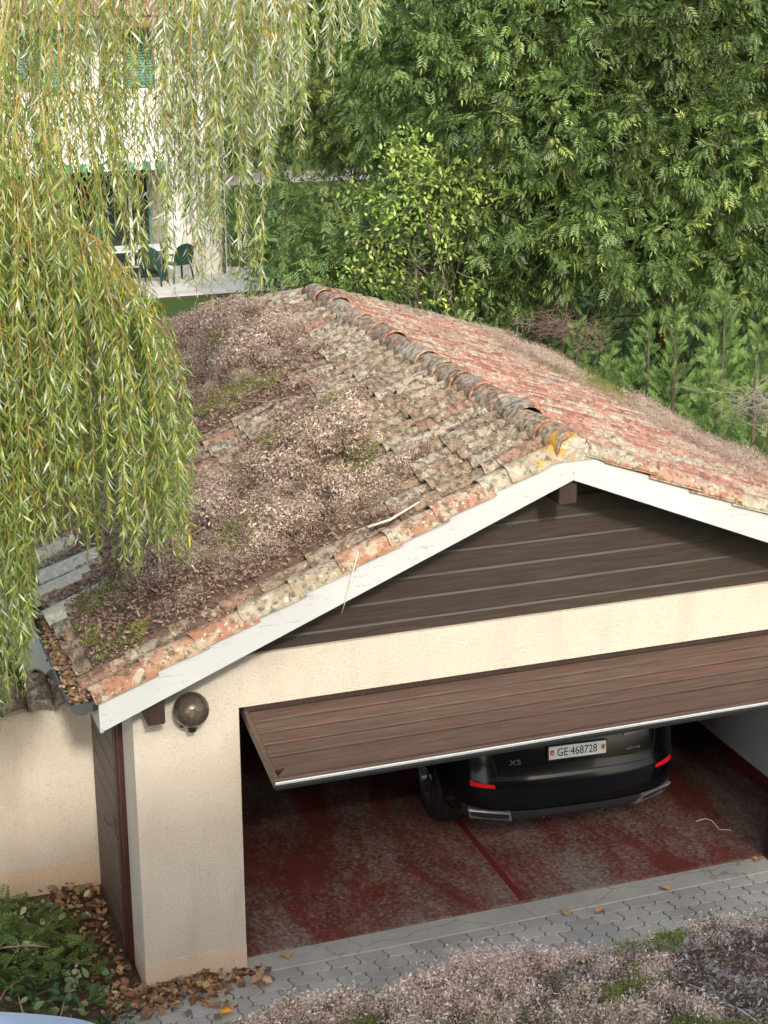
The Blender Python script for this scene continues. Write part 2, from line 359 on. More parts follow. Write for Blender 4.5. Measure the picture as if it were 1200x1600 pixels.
for i, (_, x, y) in enumerate(shown):
    o = bpy.data.objects.new('paver', pmesh)
    link(o, Matrix.Translation((x, y, random.uniform(-.003, .002))) @ Matrix.Rotation(random.uniform(-.012, .012), 4, 'X') @ Matrix.Rotation(random.uniform(-.008, .008), 4, 'Y'), bed)
mb = MB()
for _, x, y in rest: mb.add([(a+x, b+y, c+random.uniform(-.002, .002)*0) for a, b, c in pm.v], pm.f)
tag(mb.build('block_paving', M['paver'], bed), kind='stuff')
th = MB(); th.bbox((.765, -.10, -.06), (5.4, .135, .004), .006); tag(th.build('threshold', M['concrete']), 'cracked pale concrete threshold strip at the garage opening', 'threshold', kind='structure')
th = MB(); th.bbox((-.6, -.10, -.06), (.76, -.006, -.012), .006); tag(th.build('kerb', M['concrete']), 'concrete edging at the foot of the pillar', 'kerb', kind='structure')

# ------------------------------------------------------------------ garage
XR, ZR, SL, YH = 3.08, 3.90, .407, 5.5
TH = math.atan(SL); CT, ST = math.cos(TH), math.sin(TH)
XL, XE, YF, YB = -.34, 6.50, -.45, 8.92
def zroof(x, y=0): return ZR-SL*max(abs(x-XR), y-YH)
G = empty('garage', (3.08, 0, 0), 'cream rendered garage with a lichened clay tile roof and open brown tilt door', 'garage')
m = MB(); m.prism([(0, 0, 0), (.758, 0, 0), (.758, 0, 2.12), (5.41, 0, 2.12), (5.41, 0, 0), (6.17, 0, 0), (6.17, 0, 2.51), (0, 0, 2.51)], (0, .25, 0)); m.build('front_wall', M['stucco'], G)
m = MB(); m.box((0, .252, 0), (.25, .42, 2.45)); m.box((0, .42, 2.06), (.25, 1.5, 2.45)); m.box((0, 1.5, 0), (.25, 8.7, 2.45)); m.build('side_wall', M['stucco'], G)
m = MB(); m.box((5.92, .252, 0), (6.17, 8.7, 2.45)); m.build('side_wall', M['whitewall'], G)
m = MB(); m.box((.252, 8.45, 0), (5.918, 8.7, 2.45)); m.build('back_wall', M['whitewall'], G)
m = MB(); m.box((.25, .254, 0), (.262, 8.45, 2.45)); m.build('inner_wall_lining', M['whitewall'], G)
m = MB(); m.box((-.004, -.004, -.05), (.76, .4, .2)); m.build('plinth', M['plinth'], G, M=None)
m = MB(); m.box((5.406, -.004, -.05), (6.174, .245, .2)); m.build('plinth', M['plinth'], G)
m = MB(); m.box((.262, .14, -.03), (5.92, 8.45, .016)); FL = m.build('floor', M['floor'], G)
m = MB(); m.bbox((3.045, .145, .016), (3.10, 8.4, .020), .002); m.build('floor_strip', M['redskirt'], FL)
m = MB(); m.box((5.906, .26, .016), (5.92, 8.45, .12)); m.build('skirting', M['redskirt'], G)
m = MB(); m.bbox((5.25, .04, .004), (5.409, .135, 2.05)); m.build('door_frame_post', M['redwood'], G)
m = MB(); m.bbox((.80, .03, 2.06), (5.40, .13, 2.118)); m.build('door_frame_head', M['darkwood'], G)
# gable boards
M['lip'] = woodmat('sky_lit_board_lip', (.06, .054, .049), (.085, .077, .07), (.11, .10, .092), rough=.7)  # paler grey paints the sky light caught on the boards' top chamfers
GB = MB(); GB.add([(.3, .075, 2.5), (5.86, .075, 2.5), (XR, .075, 3.75)], [(0, 1, 2)]); GB = GB.build('gable', M['darkwood'], G)
z = 2.512; k = 0; BP = .1615; tops = [2.612+BP*i for i in range(8)]
for i, zt in enumerate(tops):
    zb = 2.512 if i == 0 else tops[i-1]+.001
    def hw(z): return max((3.80-z)/SL, .02)
    if hw(zb) < .1: break
    zt2 = min(zt, 3.78); yo = random.uniform(-.002, .002); m = MB()
    prof = [(.03+yo, zb), (.03+yo, zt2-.020), (.058, zt2), (.07, zt2), (.07, zb)]
    L = [(XR-hw(z), y, z) for y, z in prof]; R = [(XR+hw(z), y, z) for y, z in prof]; n = 5
    m.add(L+R, [list(range(n)), [n+q for q in range(n)][::-1]]+[(q, n+q, n+(q+1) % n, (q+1) % n) for q in range(n)]); m.m[2+1] = 1; m.build('board', [M['gable'], M['lip']], GB)
# roof deck
RF = MB()
def deck(pts, dz=.05):
    P = [Vector(p) for p in pts]; n = len(P); RF.add(P+[p-Vector((0, 0, dz)) for p in P], [list(range(n)), [n+i for i in range(n)][::-1]]+[(i, n+i, n+(i+1) % n, (i+1) % n) for i in range(n)])
ze = ZR-SL*(XR-XL)
deck([(XR, YF, ZR), (XR, YH, ZR), (XL, YB-.02, ze), (XL, YF, ze)]); deck([(XR, YF, ZR), (XE, YF, ze), (XE, YB-.02, ze), (XR, YH, ZR)]); deck([(XR, YH, ZR), (XE, YB-.02, ze), (XL, YB-.02, ze)])
RF = RF.build('roof', M['darkwood'], G)
for sg in (-1, 1):       # white rake fascias, mitred at the apex
    xe = XR+sg*3.385 if sg < 0 else XR+3.46; top = 3.905; h = .211; ys = -.482
    f = MB(); pl = [(XR+sg*.0008, ys, top), (xe, ys, top-SL*abs(xe-XR)), (xe, ys, top-SL*abs(xe-XR)-h*.86), (xe-sg*.03, ys, top-SL*abs(xe-XR)-h+.01), (XR+sg*.0008, ys, top-h)]
    f.prism(pl if sg > 0 else pl[::-1], (0, .03, 0)); f.build('fascia', M['fascia'], G)
f = MB(); f.box((-.30, -.45, 2.30), (-.275, 8.9, 2.45)); f.build('eaves_board', M['fascia'], G)
f = MB(); f.box((6.435, -.45, 2.30), (6.46, 8.9, 2.45)); f.build('eaves_board', M['fascia'], G)
for a, b in (((3.0, -.43, 3.50), (3.14, .06, 3.68)), ((.03, -.40, 2.27), (.15, .06, 2.46)), ((6.02, -.40, 2.27), (6.14, .06, 2.46))):
    f = MB(); f.bbox(a, b, .008); f.build('purlin', M['darkwood'], G)

# --- tiles
PALL = [(.25, .19, .14), (.29, .245, .19), (.28, .165, .12), (.31, .28, .225), (.21, .16, .12), (.30, .26, .20)]
PALR = [(.31, .135, .10), (.36, .18, .13), (.27, .11, .085), (.36, .25, .19), (.31, .16, .12), (.36, .31, .245)]
PALV = [(.34, .16, .10), (.31, .26, .19), (.36, .21, .14), (.33, .285, .21), (.35, .175, .11)]
def tile_points(w, L, warp, barrel=False):
    xs = [0, .03, .065, .082, .11, .1375, .165, .193, .21] if not barrel else list(np.linspace(0, w, 9)); top = []
    for y in (0, L):
        row = []
        for x in xs:
            if barrel: z = .075*math.sin(math.pi*x/w)**.8 if 0 < x < w else 0
            else: z = .012+(.055*math.sin(math.pi*min(max((x-.065)/.145, 0), 1)))
            xx = x if y else .5*w+(x-.5*w)*.93
            row.append((xx+warp[0]*y, y+warp[1]*math.sin(x*31+warp[2]), z+(.030 if y else 0)))
        top.append(row)
    return top
def tile_mesh(name, mat, col, barrel=False, w=.21, L=.42):
    t = tile_points(w, L, (random.uniform(-.03, .03), random.uniform(.002, .010), random.random()*6), barrel); m = MB(); n = len(t[0]); th = .016
    m.grid([t[1], t[0]], False); low = [(x, y-.002, z-th) for x, y, z in t[1]]; m.grid([low, t[1]], False); m.grid([t[0], [(x, y, z-th) for x, y, z in t[0]]]); m.grid([[(x, y, z-th) for x, y, z in t[0]], low])
    me = m.mesh(name, mat); a = me.attributes.new('Col', 'FLOAT_COLOR', 'POINT')
    for i in range(len(m.v)): a.data[i].color = (*col, 1)
    return me, m
def frame(side):
    D = Vector((side*CT, 0, -ST)); N = Vector((side*ST, 0, CT)); E = D.cross(N); return E, D, N
def mat4(E, D, N, o): return Matrix(((E[0], D[0], N[0], o[0]), (E[1], D[1], N[1], o[1]), (E[2], D[2], N[2], o[2]), (0, 0, 0, 1)))
def jit(a=1): return Matrix.Translation((random.uniform(-.006, .006)*a, random.uniform(-.014, .014)*a, random.uniform(0, .008)*a)) @ Matrix.Rotation(random.uniform(-.025, .025)*a, 4, 'Z') @ Matrix.Rotation(random.uniform(-.02, .02)*a, 4, 'Y')
# cover of plants on the left slope: 1 = closed mat
def pxl(u, w):
    d = ray(u, w); t = (ZR+.07+SL*(CAM[0]-XR)-CAM[2])/(d[2]-SL*d[0]); return CAM+t*d
HOLES = [(pxl(365, 682), .50, .32), (pxl(325, 735), .36, .32), (pxl(100, 905), .34, .30), (pxl(460, 490), .25, .35), (pxl(545, 600), .30, .22), (pxl(490, 880), .24, .16), (pxl(70, 860), .3, .3), (pxl(255, 790), .2, .2)]
def coverL(x, y):
    x = np.asarray(x, float); y = np.asarray(y, float); u = XR-x; n = fbm(x*1.7+3, y*1.7+9)-.5; n2 = fbm(x*5+1, y*5+2)-.5
    lim = np.interp(y, [-.5, 0, .8, 1.6, 2.6, 4, 5.5, 7], [1.05, 1.0, .95, .85, .62, .42, .3, .25])
    c = sstep(-.16, .22, u-lim+n*.75+n2*.25)
    c = np.minimum(c, sstep(-.26, -.12, y+n2*.25-.04*np.sin(x*9)))
    for p, rx, ry in HOLES: c = c*(1-np.exp(-(((x-p[0])/rx)**2+((y-p[1])/ry)**2)**1.5))
    c = c*np.where(x < -.27, .15, 1)
    return c
var = {-1: [tile_mesh('roof_tile', M['tileL'], np.array(PALL[i % 6])*random.uniform(.8, 1.15)) for i in range(12)], 1: [tile_mesh('roof_tile', M['tileR'], np.array(PALR[i % 6])*random.uniform(.8, 1.15)) for i in range(14)]}
slots = []
SLEN = (XR-XL)/CT
for side in (-1, 1):
    E, D, N = frame(side)
    for i in range(11):
        Y0 = max(SLEN+.0-.42-.345*i, .03)
        for j in range(47):
            y = -.30+j*.2; uh = (Y0+.2)*CT
            if y > YH+uh-.05: continue
            xm = XR+side*uh; cov = float(coverL(xm, y+.1)) if side < 0 else 0
            if side < 0 and cov > .93 and i > 0: continue
            o = Vector((XR, y+(0 if side < 0 else .2), ZR+.004))+D*Y0
            d = np.array([xm, y+.1, zroof(xm, y)])-CAM; nn = -np.dot(d/np.linalg.norm(d), np.array(N)); u_ = 600+FPX*(d@AR)/(d@AF); w_ = 800-FPX*(d@AU)/(d@AF)
            vis = -30 < u_ < 1230 and 0 < w_ < 1630
            slots.append(((nn/np.dot(d, d)*(1-.8*cov)) if vis else 0, side, o))
slots.sort(key=lambda s: -s[0]); big = {-1: [], 1: []}
for i, (r_, side, o) in enumerate(slots):
    E, D, N = frame(side); Mx = mat4(E, D, N, o) @ jit(1.9 if side < 0 else 1.2); me, mm = random.choice(var[side])
    if i < 300: link(bpy.data.objects.new('roof_tile', me), Mx, RF)
    else: big[side].append((Mx, mm, me.attributes['Col'].data[0].color[:3]))
for side, L in [q for q in big.items() if q[1]]:
    V = []; F = []; C = []; b = 0
    for Mx, mm, c in L: V += [tuple(Mx @ Vector(p)) for p in mm.v]; F += [[b+q for q in f] for f in mm.f]; C += [c]*len(mm.v); b += len(mm.v)
    tag(npobj('roof_tiling', np.array(V), np.array(F), M['tileL' if side < 0 else 'tileR'], np.array(C), RF), kind='stuff')
vv = [tile_mesh('verge_tile', M['tileV'], np.array(PALV[i % 5])*random.uniform(.85, 1.1), True, .235, .45) for i in range(10)]
for side in (-1, 1):
    E, D, N = frame(side)
    for i in range(11):
        Y0 = SLEN-.02-.45-.37*i
        if Y0 < -.2: continue
        Y0 = max(Y0, .04)
        o = Vector((XR, -.515 if side < 0 else -.515+.235, ZR+.006))+D*Y0
        link(bpy.data.objects.new('verge_tile', vv[(i*3+side) % 10][0]), mat4(E, D, N, o) @ jit(.8), RF)
pg = [tile_mesh('roof_tile', M['mortar'], np.array(c), True, .25, .5)[0] for c in ((.40, .41, .41), (.46, .46, .45), (.36, .37, .37))]
E, D, N = frame(-1)
for i, (u, w) in enumerate(((160, 872), (150, 900), (125, 850), (175, 925))):
    p = Vector(pxl(u, w)); o = Vector((p.x, p.y, ZR-SL*(XR-p.x)+.05)); link(bpy.data.objects.new('roof_tile', pg[i % 3]), mat4(E, D, N, o) @ Matrix.Rotation(.05*(i-1), 4, 'Z'), RF)
def ridge_mesh(name, r0, r1, L, col):
    m = MB(); n = 10; th = .017; R = []
    ta = lambda k: -.30+(math.pi+.60)*k/n
    for y, r, dz in ((0, r0, .016), (.03, r0, .016), (L, r1, 0)):
        R.append([(r*1.05*math.cos(ta(k)), y, .01+dz+r*.95*math.sin(ta(k))) for k in range(n+1)])
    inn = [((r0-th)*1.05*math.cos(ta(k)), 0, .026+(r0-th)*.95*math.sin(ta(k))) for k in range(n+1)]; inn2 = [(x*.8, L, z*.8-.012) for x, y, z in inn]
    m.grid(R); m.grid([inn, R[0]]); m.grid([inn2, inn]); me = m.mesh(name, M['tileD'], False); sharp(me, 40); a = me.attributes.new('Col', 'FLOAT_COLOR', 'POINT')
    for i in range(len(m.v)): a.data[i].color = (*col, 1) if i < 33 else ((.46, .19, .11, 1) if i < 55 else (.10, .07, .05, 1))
    return me
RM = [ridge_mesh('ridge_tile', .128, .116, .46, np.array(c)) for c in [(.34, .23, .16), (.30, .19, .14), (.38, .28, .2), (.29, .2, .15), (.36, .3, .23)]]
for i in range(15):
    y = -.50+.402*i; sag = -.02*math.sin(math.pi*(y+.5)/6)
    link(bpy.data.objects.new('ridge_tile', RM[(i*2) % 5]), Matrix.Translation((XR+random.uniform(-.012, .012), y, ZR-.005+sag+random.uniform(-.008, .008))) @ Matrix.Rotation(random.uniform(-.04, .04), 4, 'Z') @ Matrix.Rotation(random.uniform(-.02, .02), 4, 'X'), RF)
for side in (-1, 1):
    d = Vector((side, 1, -SL)).normalized(); X = Vector((d.y, -d.x, 0)).normalized(); Z = X.cross(d)
    for i in range(12):
        p = Vector((XR, YH, ZR-.02))+d*(.1+.42*i)
        # mouths of the hip tiles look down the hip
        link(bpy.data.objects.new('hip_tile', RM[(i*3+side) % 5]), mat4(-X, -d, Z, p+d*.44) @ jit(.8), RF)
m = MB(); n = 12
arc = [(XR+.118*math.cos(math.pi*k/n), -.493+random.uniform(-.008, .008), ZR+.006+.112*math.sin(math.pi*k/n)) for k in range(n+1)]
m.add(arc+[(XR-.14, -.488, ZR-.07), (XR+.14, -.488, ZR-.07), (XR, -.512, ZR+.03)], [(k, k+1, n+3) for k in range(n)]+[(n, n+1, n+3), (n+1, n+2, n+3), (n+2, 0, n+3)])
o = m.build('mortar_cap', M['mortar'], RF)
a = o.data.attributes.new('Col', 'FLOAT_COLOR', 'POINT')
for i in range(len(o.data.vertices)): a.data[i].color = (.27, .26, .23, 1)

# --- gutter
m = MB(); n = 10; GX, GZ, GR = -.405, 2.525, .082
ring = lambda r, y: [(GX+r*math.cos(math.pi+math.pi*k/n), y, GZ+r*math.sin(math.pi+math.pi*k/n)) for k in range(n+1)]
m.grid([ring(GR, 8.95), ring(GR, -.44)]); m.grid([ring(GR-.004, -.44), ring(GR-.004, 8.95)]); m.add(ring(GR, -.442)+ring(GR, -.448), [list(range(n+1))[::-1], list(range(n+1, 2*n+2))]+[(k, k+1, n+2+k, n+1+k) for k in range(n)])
m.tube([(GX-GR-.004, -.45, GZ), (GX-GR-.004, 8.95, GZ)], .009, 8)
GT = m.build('gutter', M['zinc'], G); sharp(GT.data, 40)
for y in (.3, 1.1, 1.9, 2.7, 3.5):
    m = MB(); P = [(GX+(GR+.004)*math.cos(math.pi+math.pi*k/8), GZ+(GR+.004)*math.sin(math.pi+math.pi*k/8)) for k in range(9)]
    m.grid([[(x, y+.025, z) for x, z in P], [(x, y, z) for x, z in P]]); m.build('gutter_bracket', M['zinc'], GT)

# --- tilt door
ang = math.atan2(.185, .83); DM = Matrix.Translation((0, -.72, 1.86)) @ Matrix.Rotation(ang, 4, 'X')   # local: x along, y up the leaf, z outwards
TD = bpy.data.objects.new('tilt_door', None); link(TD, DM @ Matrix.Translation((3.08, 0, 0)), G)
def dpart(name, a, b, mat, r=.004): m = MB(); m.bbox(a, b, r); return m.build(name, mat, TD, M=DM)
X0, X1 = .80, 5.365
dpart('door_backing', (X0+.05, .03, -.03), (X1-.05, 2.15, .012), M['darkwood'])
y = .118
while y < 2.1: dpart('plank', (X0+.036, y, .0125), (X1-.036, y+.113, .036), M['doorwood'], .003); y += .134
m = MB(); m.prism([(X0+.03, .012, .05), (X1-.03, .012, .05), (X1-.12, .108, .05), (X0+.12, .108, .05)], (0, 0, -.06)); m.build('bottom_rail', M['rail'], TD, M=DM)
dpart('bottom_profile', (X0+.004, -.012, -.035), (X1-.004, .012, .042), M['rail']); dpart('edge_strip', (X0+.006, -.022, .004), (X1-.006, -.0125, .026), M['alu'], .002); dpart('seal', (X0+.006, -.034, -.032), (X1-.006, -.0125, .002), M['rubber'], .004)
dpart('side_profile', (X0, -.012, -.03), (X0+.034, 2.15, .044), M['rail']); dpart('side_profile', (X1-.034, -.012, -.03), (X1, 2.15, .044), M['rail'])

# --- side door in the left wall
m = MB(); m.bbox((-.035, .42, -.04), (.06, .50, 2.06), .006); m.bbox((-.045, .50, -.04), (.05, .56, 2.06), .006); m.build('side_door_frame', M['redwood'], G)
SD = MB(); SD.box((-.03, .565, -.03), (.02, 1.5, 2.04)); SD = SD.build('side_door', M['darkwood'], G)
for i in range(11):
    m = MB(); m.bbox((-.05, .57, -.02+i*.188), (-.029, 1.5, -.02+i*.188+.182), .006); m.build('plank', M['sidedoor'], SD)
m = MB(); m.tube([(-.05, .66, 1.02), (-.105, .66, 1.02), (-.11, .70, 1.02), (-.11, .79, 1.015)], .009, 8); m.bbox((-.058, .635, .93), (-.05, .685, 1.07), .002); m.build('handle', M['zinc'], SD)

# --- globe lamp
LC = Vector(at(299, 1109, 1, -.20)); LR = .124
LP = empty('wall_lamp', LC-Vector((0, 0, LR)), 'smoked glass globe wall lamp on the cream pillar', 'lamp')
gm, t, b = newmat('smoked_glass'); k = NT(t); tb = k.n('ShaderNodeBsdfTransparent'); tb.inputs[0].default_value = (.55, .47, .38, 1); gl = k.n('ShaderNodeBsdfGlossy'); gl.inputs['Roughness'].default_value = .04; gl.inputs[0].default_value = (.9, .9, .9, 1)
fr = k.n('ShaderNodeFresnel'); fr.inputs[0].default_value = 1.5; mx = k.n('ShaderNodeMixShader'); df = k.n('ShaderNodeBsdfDiffuse'); df.inputs[0].default_value = (.13, .10, .075, 1); m2_ = k.n('ShaderNodeMixShader'); m2_.inputs[0].default_value = .42; t.links.new(tb.outputs[0], m2_.inputs[1]); t.links.new(df.outputs[0], m2_.inputs[2]); t.links.new(fr.outputs[0], mx.inputs[0]); t.links.new(m2_.outputs[0], mx.inputs[1]); t.links.new(gl.outputs[0], mx.inputs[2]); t.links.new(mx.outputs[0], t.nodes['Material Output'].inputs[0])
m = MB(); m.lathe([(max(LR*math.sin(math.pi*i/20), .0005), -LR*math.cos(math.pi*i/20)) for i in range(21)], 36, LC); m.build('globe', gm, LP, smooth=True)
m = MB(); m.lathe([(.001, -LR-.035), (.03, -LR-.035), (.034, -LR-.005), (.045, -LR+.012), (.03, -LR+.03), (.022, -LR+.07), (.001, -LR+.07)], 20, LC); m.build('socket', M['black'], LP, smooth=True)
m = MB(); m.lathe([(.014, -LR+.07), (.02, -LR+.1), (.03, -LR+.13), (.026, -LR+.155), (.001, -LR+.165)], 20, LC); m.build('bulb', simple('bulb_glass', (.75, .75, .72), .25), LP, smooth=True)
m = MB(); m.tube([(LC.x, LC.y, LC.z-LR-.03), (LC.x, LC.y+.06, LC.z-LR-.045), (LC.x, -.002, LC.z-LR-.045)], .012, 10); m.bbox((LC.x-.04, -.016, LC.z-LR-.09), (LC.x+.04, -.001, LC.z-LR), .004); m.build('bracket', M['black'], LP)

# ------------------------------------------------------------------ garden wall with tile coping, left of the garage
GW = empty('garden_wall', (-2.5, 1.78, 0), 'cream rendered garden wall with clay tile coping left of the garage', 'wall')
m = MB(); m.box((-6, 1.66, -.05), (-.001, 1.86, 1.70)); m.build('wall_body', M['stucco'], GW); m = MB(); m.box((-6, 1.655, -.05), (-.002, 1.659, .19)); m.build('plinth', M['plinth'], GW)
cm = [tile_mesh('coping_tile', M['tileL'], np.array(c), True, .2, .34)[0] for c in ((.22, .17, .13), (.26, .2, .15), (.2, .14, .11))]
for i in range(28):
    x = -.12-.2*i-.2
    for s_ in (-1, 1):
        Dv = Vector((0, s_*.87, -.5)); Nv = Vector((0, s_*.5, .87)); Ev = Dv.cross(Nv)
        link(bpy.data.objects.new('coping_tile', cm[i % 3]), mat4(Ev, Dv, Nv, Vector((x+(.2 if s_ < 0 else 0), 1.76, 1.80))), GW)

# ------------------------------------------------------------------ cars
def paint(name, col, rough=.28):
    m, t, b = newmat(name); k = NT(t); n = k.noise(k.pos(), 3, 3); c = k.ramp(n, [(.3, tuple(x*.92 for x in col)), (.7, tuple(x*1.08 for x in col))]); t.links.new(c, b.inputs['Base Color'])
    b.inputs['Metallic'].default_value = 0; b.inputs['Specular IOR Level'].default_value = .22; b.inputs['Roughness'].default_value = rough; b.inputs['Coat Weight'].default_value = .15; b.inputs['Coat Roughness'].default_value = .06; return m
M['blackpaint'] = paint('black_car_paint', (.003, .0035, .005), .2); M['bluepaint'] = paint('pale_blue_paint', (.42, .50, .60), .3)
M['carglass'] = simple('car_glass', (.01, .012, .014), .05, var=.05); M['chrome'] = simple('chrome', (.42, .42, .43), .3, .6, var=.03); M['darkchrome'] = simple('dark_chrome', (.42, .42, .43), .22, .9, var=.05)
M['redlens'] = simple('red_lens', (.8, .012, .016), .15, var=.05); M['darklens'] = simple('smoked_red_lens', (.10, .004, .006), .12, var=.05); M['satin'] = simple('satin_grey_trim', (.028, .029, .032), .45, var=.05)
M['tyre'] = simple('tyre_rubber', (.018, .018, .018), .8, var=.2, bump=.3); M['plate'] = simple('white_plate', (.85, .85, .83), .4, var=.02); M['ink'] = simple('black_lettering', (.01, .01, .01), .6)
M['shieldred'] = simple('shield_red', (.6, .02, .02), .5); M['shieldgold'] = simple('shield_gold', (.75, .42, .03), .5); M['white'] = simple('white_mark', (.8, .8, .8), .5); M['blue'] = simple('badge_blue', (.03, .15, .5), .4)
def text_mesh(s, size, mat, sx=1, ext=.0015):
    c = bpy.data.curves.new('lettering', 'FONT'); c.body = s; c.size = size; c.extrude = ext; c.align_x = 'CENTER'; c.align_y = 'CENTER'; c.resolution_u = 4
    o = bpy.data.objects.new('lettering', c); COL.objects.link(o); dg = bpy.context.evaluated_depsgraph_get(); dg.update()
    me = bpy.data.meshes.new_from_object(o.evaluated_get(dg)); bpy.data.objects.remove(o); bpy.data.curves.remove(c)
    me.transform(Matrix.Scale(sx, 4, (1, 0, 0))); me.materials.clear(); me.materials.append(mat); return me
RB, RN = .62, 3.4
ZS = [.26, .33, .40, .46, .54, .62, .69, .735, .765, .80, .88, .96, 1.04, 1.09, 1.12, 1.18, 1.24, 1.40, 1.55, 1.66, 1.71, 1.73]
YBK = [.30, .16, .07, .035, .012, 0, .004, .012, .026, .045, .065, .085, .11, .14, .15, .18, .24, .40, .54, .56, .70, .95]
HWD = [.90, .95, .965, .975, .985, .995, 1.0, 1.0, 1.0, 1.0, 1.0, .995, .98, .96, .94, .90, .87, .81, .745, .69, .62, .50]
YFR = [.35, .2, .1, .05, .03, .02, .02, .03, .04, .06, .15, .35, .7, 1.1, 1.25, 1.4, 1.5, 1.72, 1.95, 2.1, 2.2, 2.35]
def rb(z): return float(np.interp(z, [1.05, 1.25, 1.7], [1, .6, .35]))
def prof(z): return np.interp(z, ZS, YBK), np.interp(z, ZS, HWD), np.interp(z, ZS, YFR)
def rear(x, z, off=0):
    yb, hw, _ = prof(z); s = min(abs(x)/hw, .999); return (x*(1+off*.6*abs(s)**3), float(yb+RB*rb(z)*(1-(1-s**RN)**(1/RN)))-off, z)
def make_car(name, label, cat, T, pnt, L=4.92, sc=1.0):
    C = bpy.data.objects.new(name, None); link(C, T); tag(C, label, cat); T2 = T @ Matrix.Scale(sc, 4)
    rings = []; sx = [math.sin(math.pi/2*t) for t in np.linspace(-1, 1, 29)]
    for z in ZS:
        yb, hw, yf = prof(z); R = [(hw*s, yb+RB*rb(z)*(1-(1-min(abs(s), 1)**RN)**(1/RN)), z) for s in sx]
        F = [(hw*s, L-yf-.75*rb(z)*(1-(1-min(abs(s), 1)**2.4)**(1/2.4)), z) for s in sx[::-1]]; y0, y1 = R[-1][1], F[0][1]
        side = [(hw, y0+(y1-y0)*t, z) for t in (.12, .25, .4, .55, .7, .85)]; rings.append(R+side+F+[(-x, y, zz) for x, y, zz in side[::-1]])
    b = MB(); n = len(rings[0])
    for i, r in enumerate(rings[:-1]):
        b.mi = 1 if 15 <= i <= 17 else 0
        b.add(r+rings[i+1], [(k, (k+1) % n, n+(k+1) % n, n+k) for k in range(n)])
    b.mi = 0; b.add(rings[-1], [list(range(n))]); b.mi = 2; b.add(rings[0], [list(range(n))[::-1]])
    body = b.build('body', [pnt, M['carglass'], M['black']], C, M=T2)
    import bmesh
    bm = bmesh.new(); bm.from_mesh(body.data); bmesh.ops.remove_doubles(bm, verts=bm.verts, dist=1e-4); bm.to_mesh(body.data); bm.free()
    cut = MB()
    for y in (1.06, L-.92):
        for s in (-1, 1):
            ci = [[(s*xx, y+.405*math.cos(2*math.pi*k/32), .37+.405*math.sin(2*math.pi*k/32)) for k in range(32)] for xx in (.62, 1.2)]
            cut.add(ci[0]+ci[1], [list(range(32))[::s], [32+k for k in range(32)][::-s]]+[(k, 32+k, 32+(k+1) % 32, (k+1) % 32)[::s] for k in range(32)])
    co = bpy.data.objects.new('cutter', cut.mesh('cutter', M['black'])); COL.objects.link(co); co.matrix_world = T2
    md = body.modifiers.new('b', 'BOOLEAN'); md.object = co; md.operation = 'DIFFERENCE'; dg = bpy.context.evaluated_depsgraph_get(); dg.update()
    me = bpy.data.meshes.new_from_object(body.evaluated_get(dg)); body.modifiers.clear(); body.data = me; bpy.data.objects.remove(co); sharp(me, 32)
    def P(m, nm, mats, smooth=False, par=None, angle=None): return m.build(nm, mats, par or C, smooth, M=T2, angle=angle)
    def patch(x0, x1, zf0, zf1, off, nx=10, nz=3, th=.008):
        """skin that follows the tail at a small distance; zf0, zf1 give its lower and upper edge over x"""
        m = MB(); A = []; B = []
        for j in range(nz+1):
            ra = []; rb = []
            for i in range(nx+1):
                x = x0+(x1-x0)*i/nx; z = zf0(x)+(zf1(x)-zf0(x))*j/nz; ra.append(rear(x, z, off)); rb.append(rear(x, z, off-th))
            A.append(ra); B.append(rb)
        m.grid(A); m.grid([B[0], A[0]]); m.grid([A[-1], B[-1]]); m.grid([[r[0] for r in B], [r[0] for r in A]], True); m.grid([[r[-1] for r in A], [r[-1] for r in B]], True); return m
    def line(pts, r=.004): m = MB(); m.tube([rear(x, z, .001) for x, z in pts], r, 5); return m
    # lower bumper: dark skirt, satin valance, chrome tail pipe frames
    P(patch(-.93, .93, lambda x: .27+.03*abs(x)**3, lambda x: .40, .006, 28), 'diffuser', M['black'])
    P(patch(-.97, .97, lambda x: .395+.02*abs(x)**4, lambda x: .475+.05*abs(x)**3, .010, 30), 'bumper_trim', M['satin'], angle=40)
    for s in (-1, 1):
        q = [(.54, .362), (.85, .372), (.885, .485), (.58, .485)]; f = MB(); q2 = [(.565, .378), (.838, .386), (.868, .471), (.592, .471)]
        O = [rear(s*x, z, .045) for x, z in q]; I = [rear(s*x, z, .045) for x, z in q2]; K = [(x, y+.06, z) for x, y, z in I]; Bk = [rear(s*x, z, .0) for x, z in q]
        f.add(O+I+K+Bk, [(i, (i+1) % 4, 4+(i+1) % 4, 4+i) for i in range(4)]+[(4+i, 4+(i+1) % 4, 8+(i+1) % 4, 8+i) for i in range(4)]+[(12+i, 12+(i+1) % 4, (i+1) % 4, i) for i in range(4)])
        ex = P(f, 'exhaust_tip', M['chrome']); g = MB(); g.add([(x, y-.004, z) for x, y, z in K], [(0, 1, 2, 3)]); P(g, 'pipe_mouth', M['rubber'], par=ex)
        P(patch(s*.705, s*.885, lambda x: .700+.02*(abs(x)-.7), lambda x: .726+.10*(abs(x)-.7), .006, 8, 1), 'reflector', M['redlens'])
        lt = P(patch(s*.42, s*.93, lambda x: 1.015+.02*(abs(x)-.42), lambda x: 1.065+.12*(abs(x)-.42)**.7, .012, 14, 2), 'tail_light', M['darklens']); P(patch(s*.50, s*.90, lambda x: 1.03+.03*(abs(x)-.42), lambda x: 1.042+.03*(abs(x)-.42), .0175, 10, 1), 'light_bar', M['redlens'], par=lt)
        P(line([(s*.685, .79), (s*.69, .86), (s*.72, .95), (s*.735, 1.01)]), 'shut_line', M['rubber'])
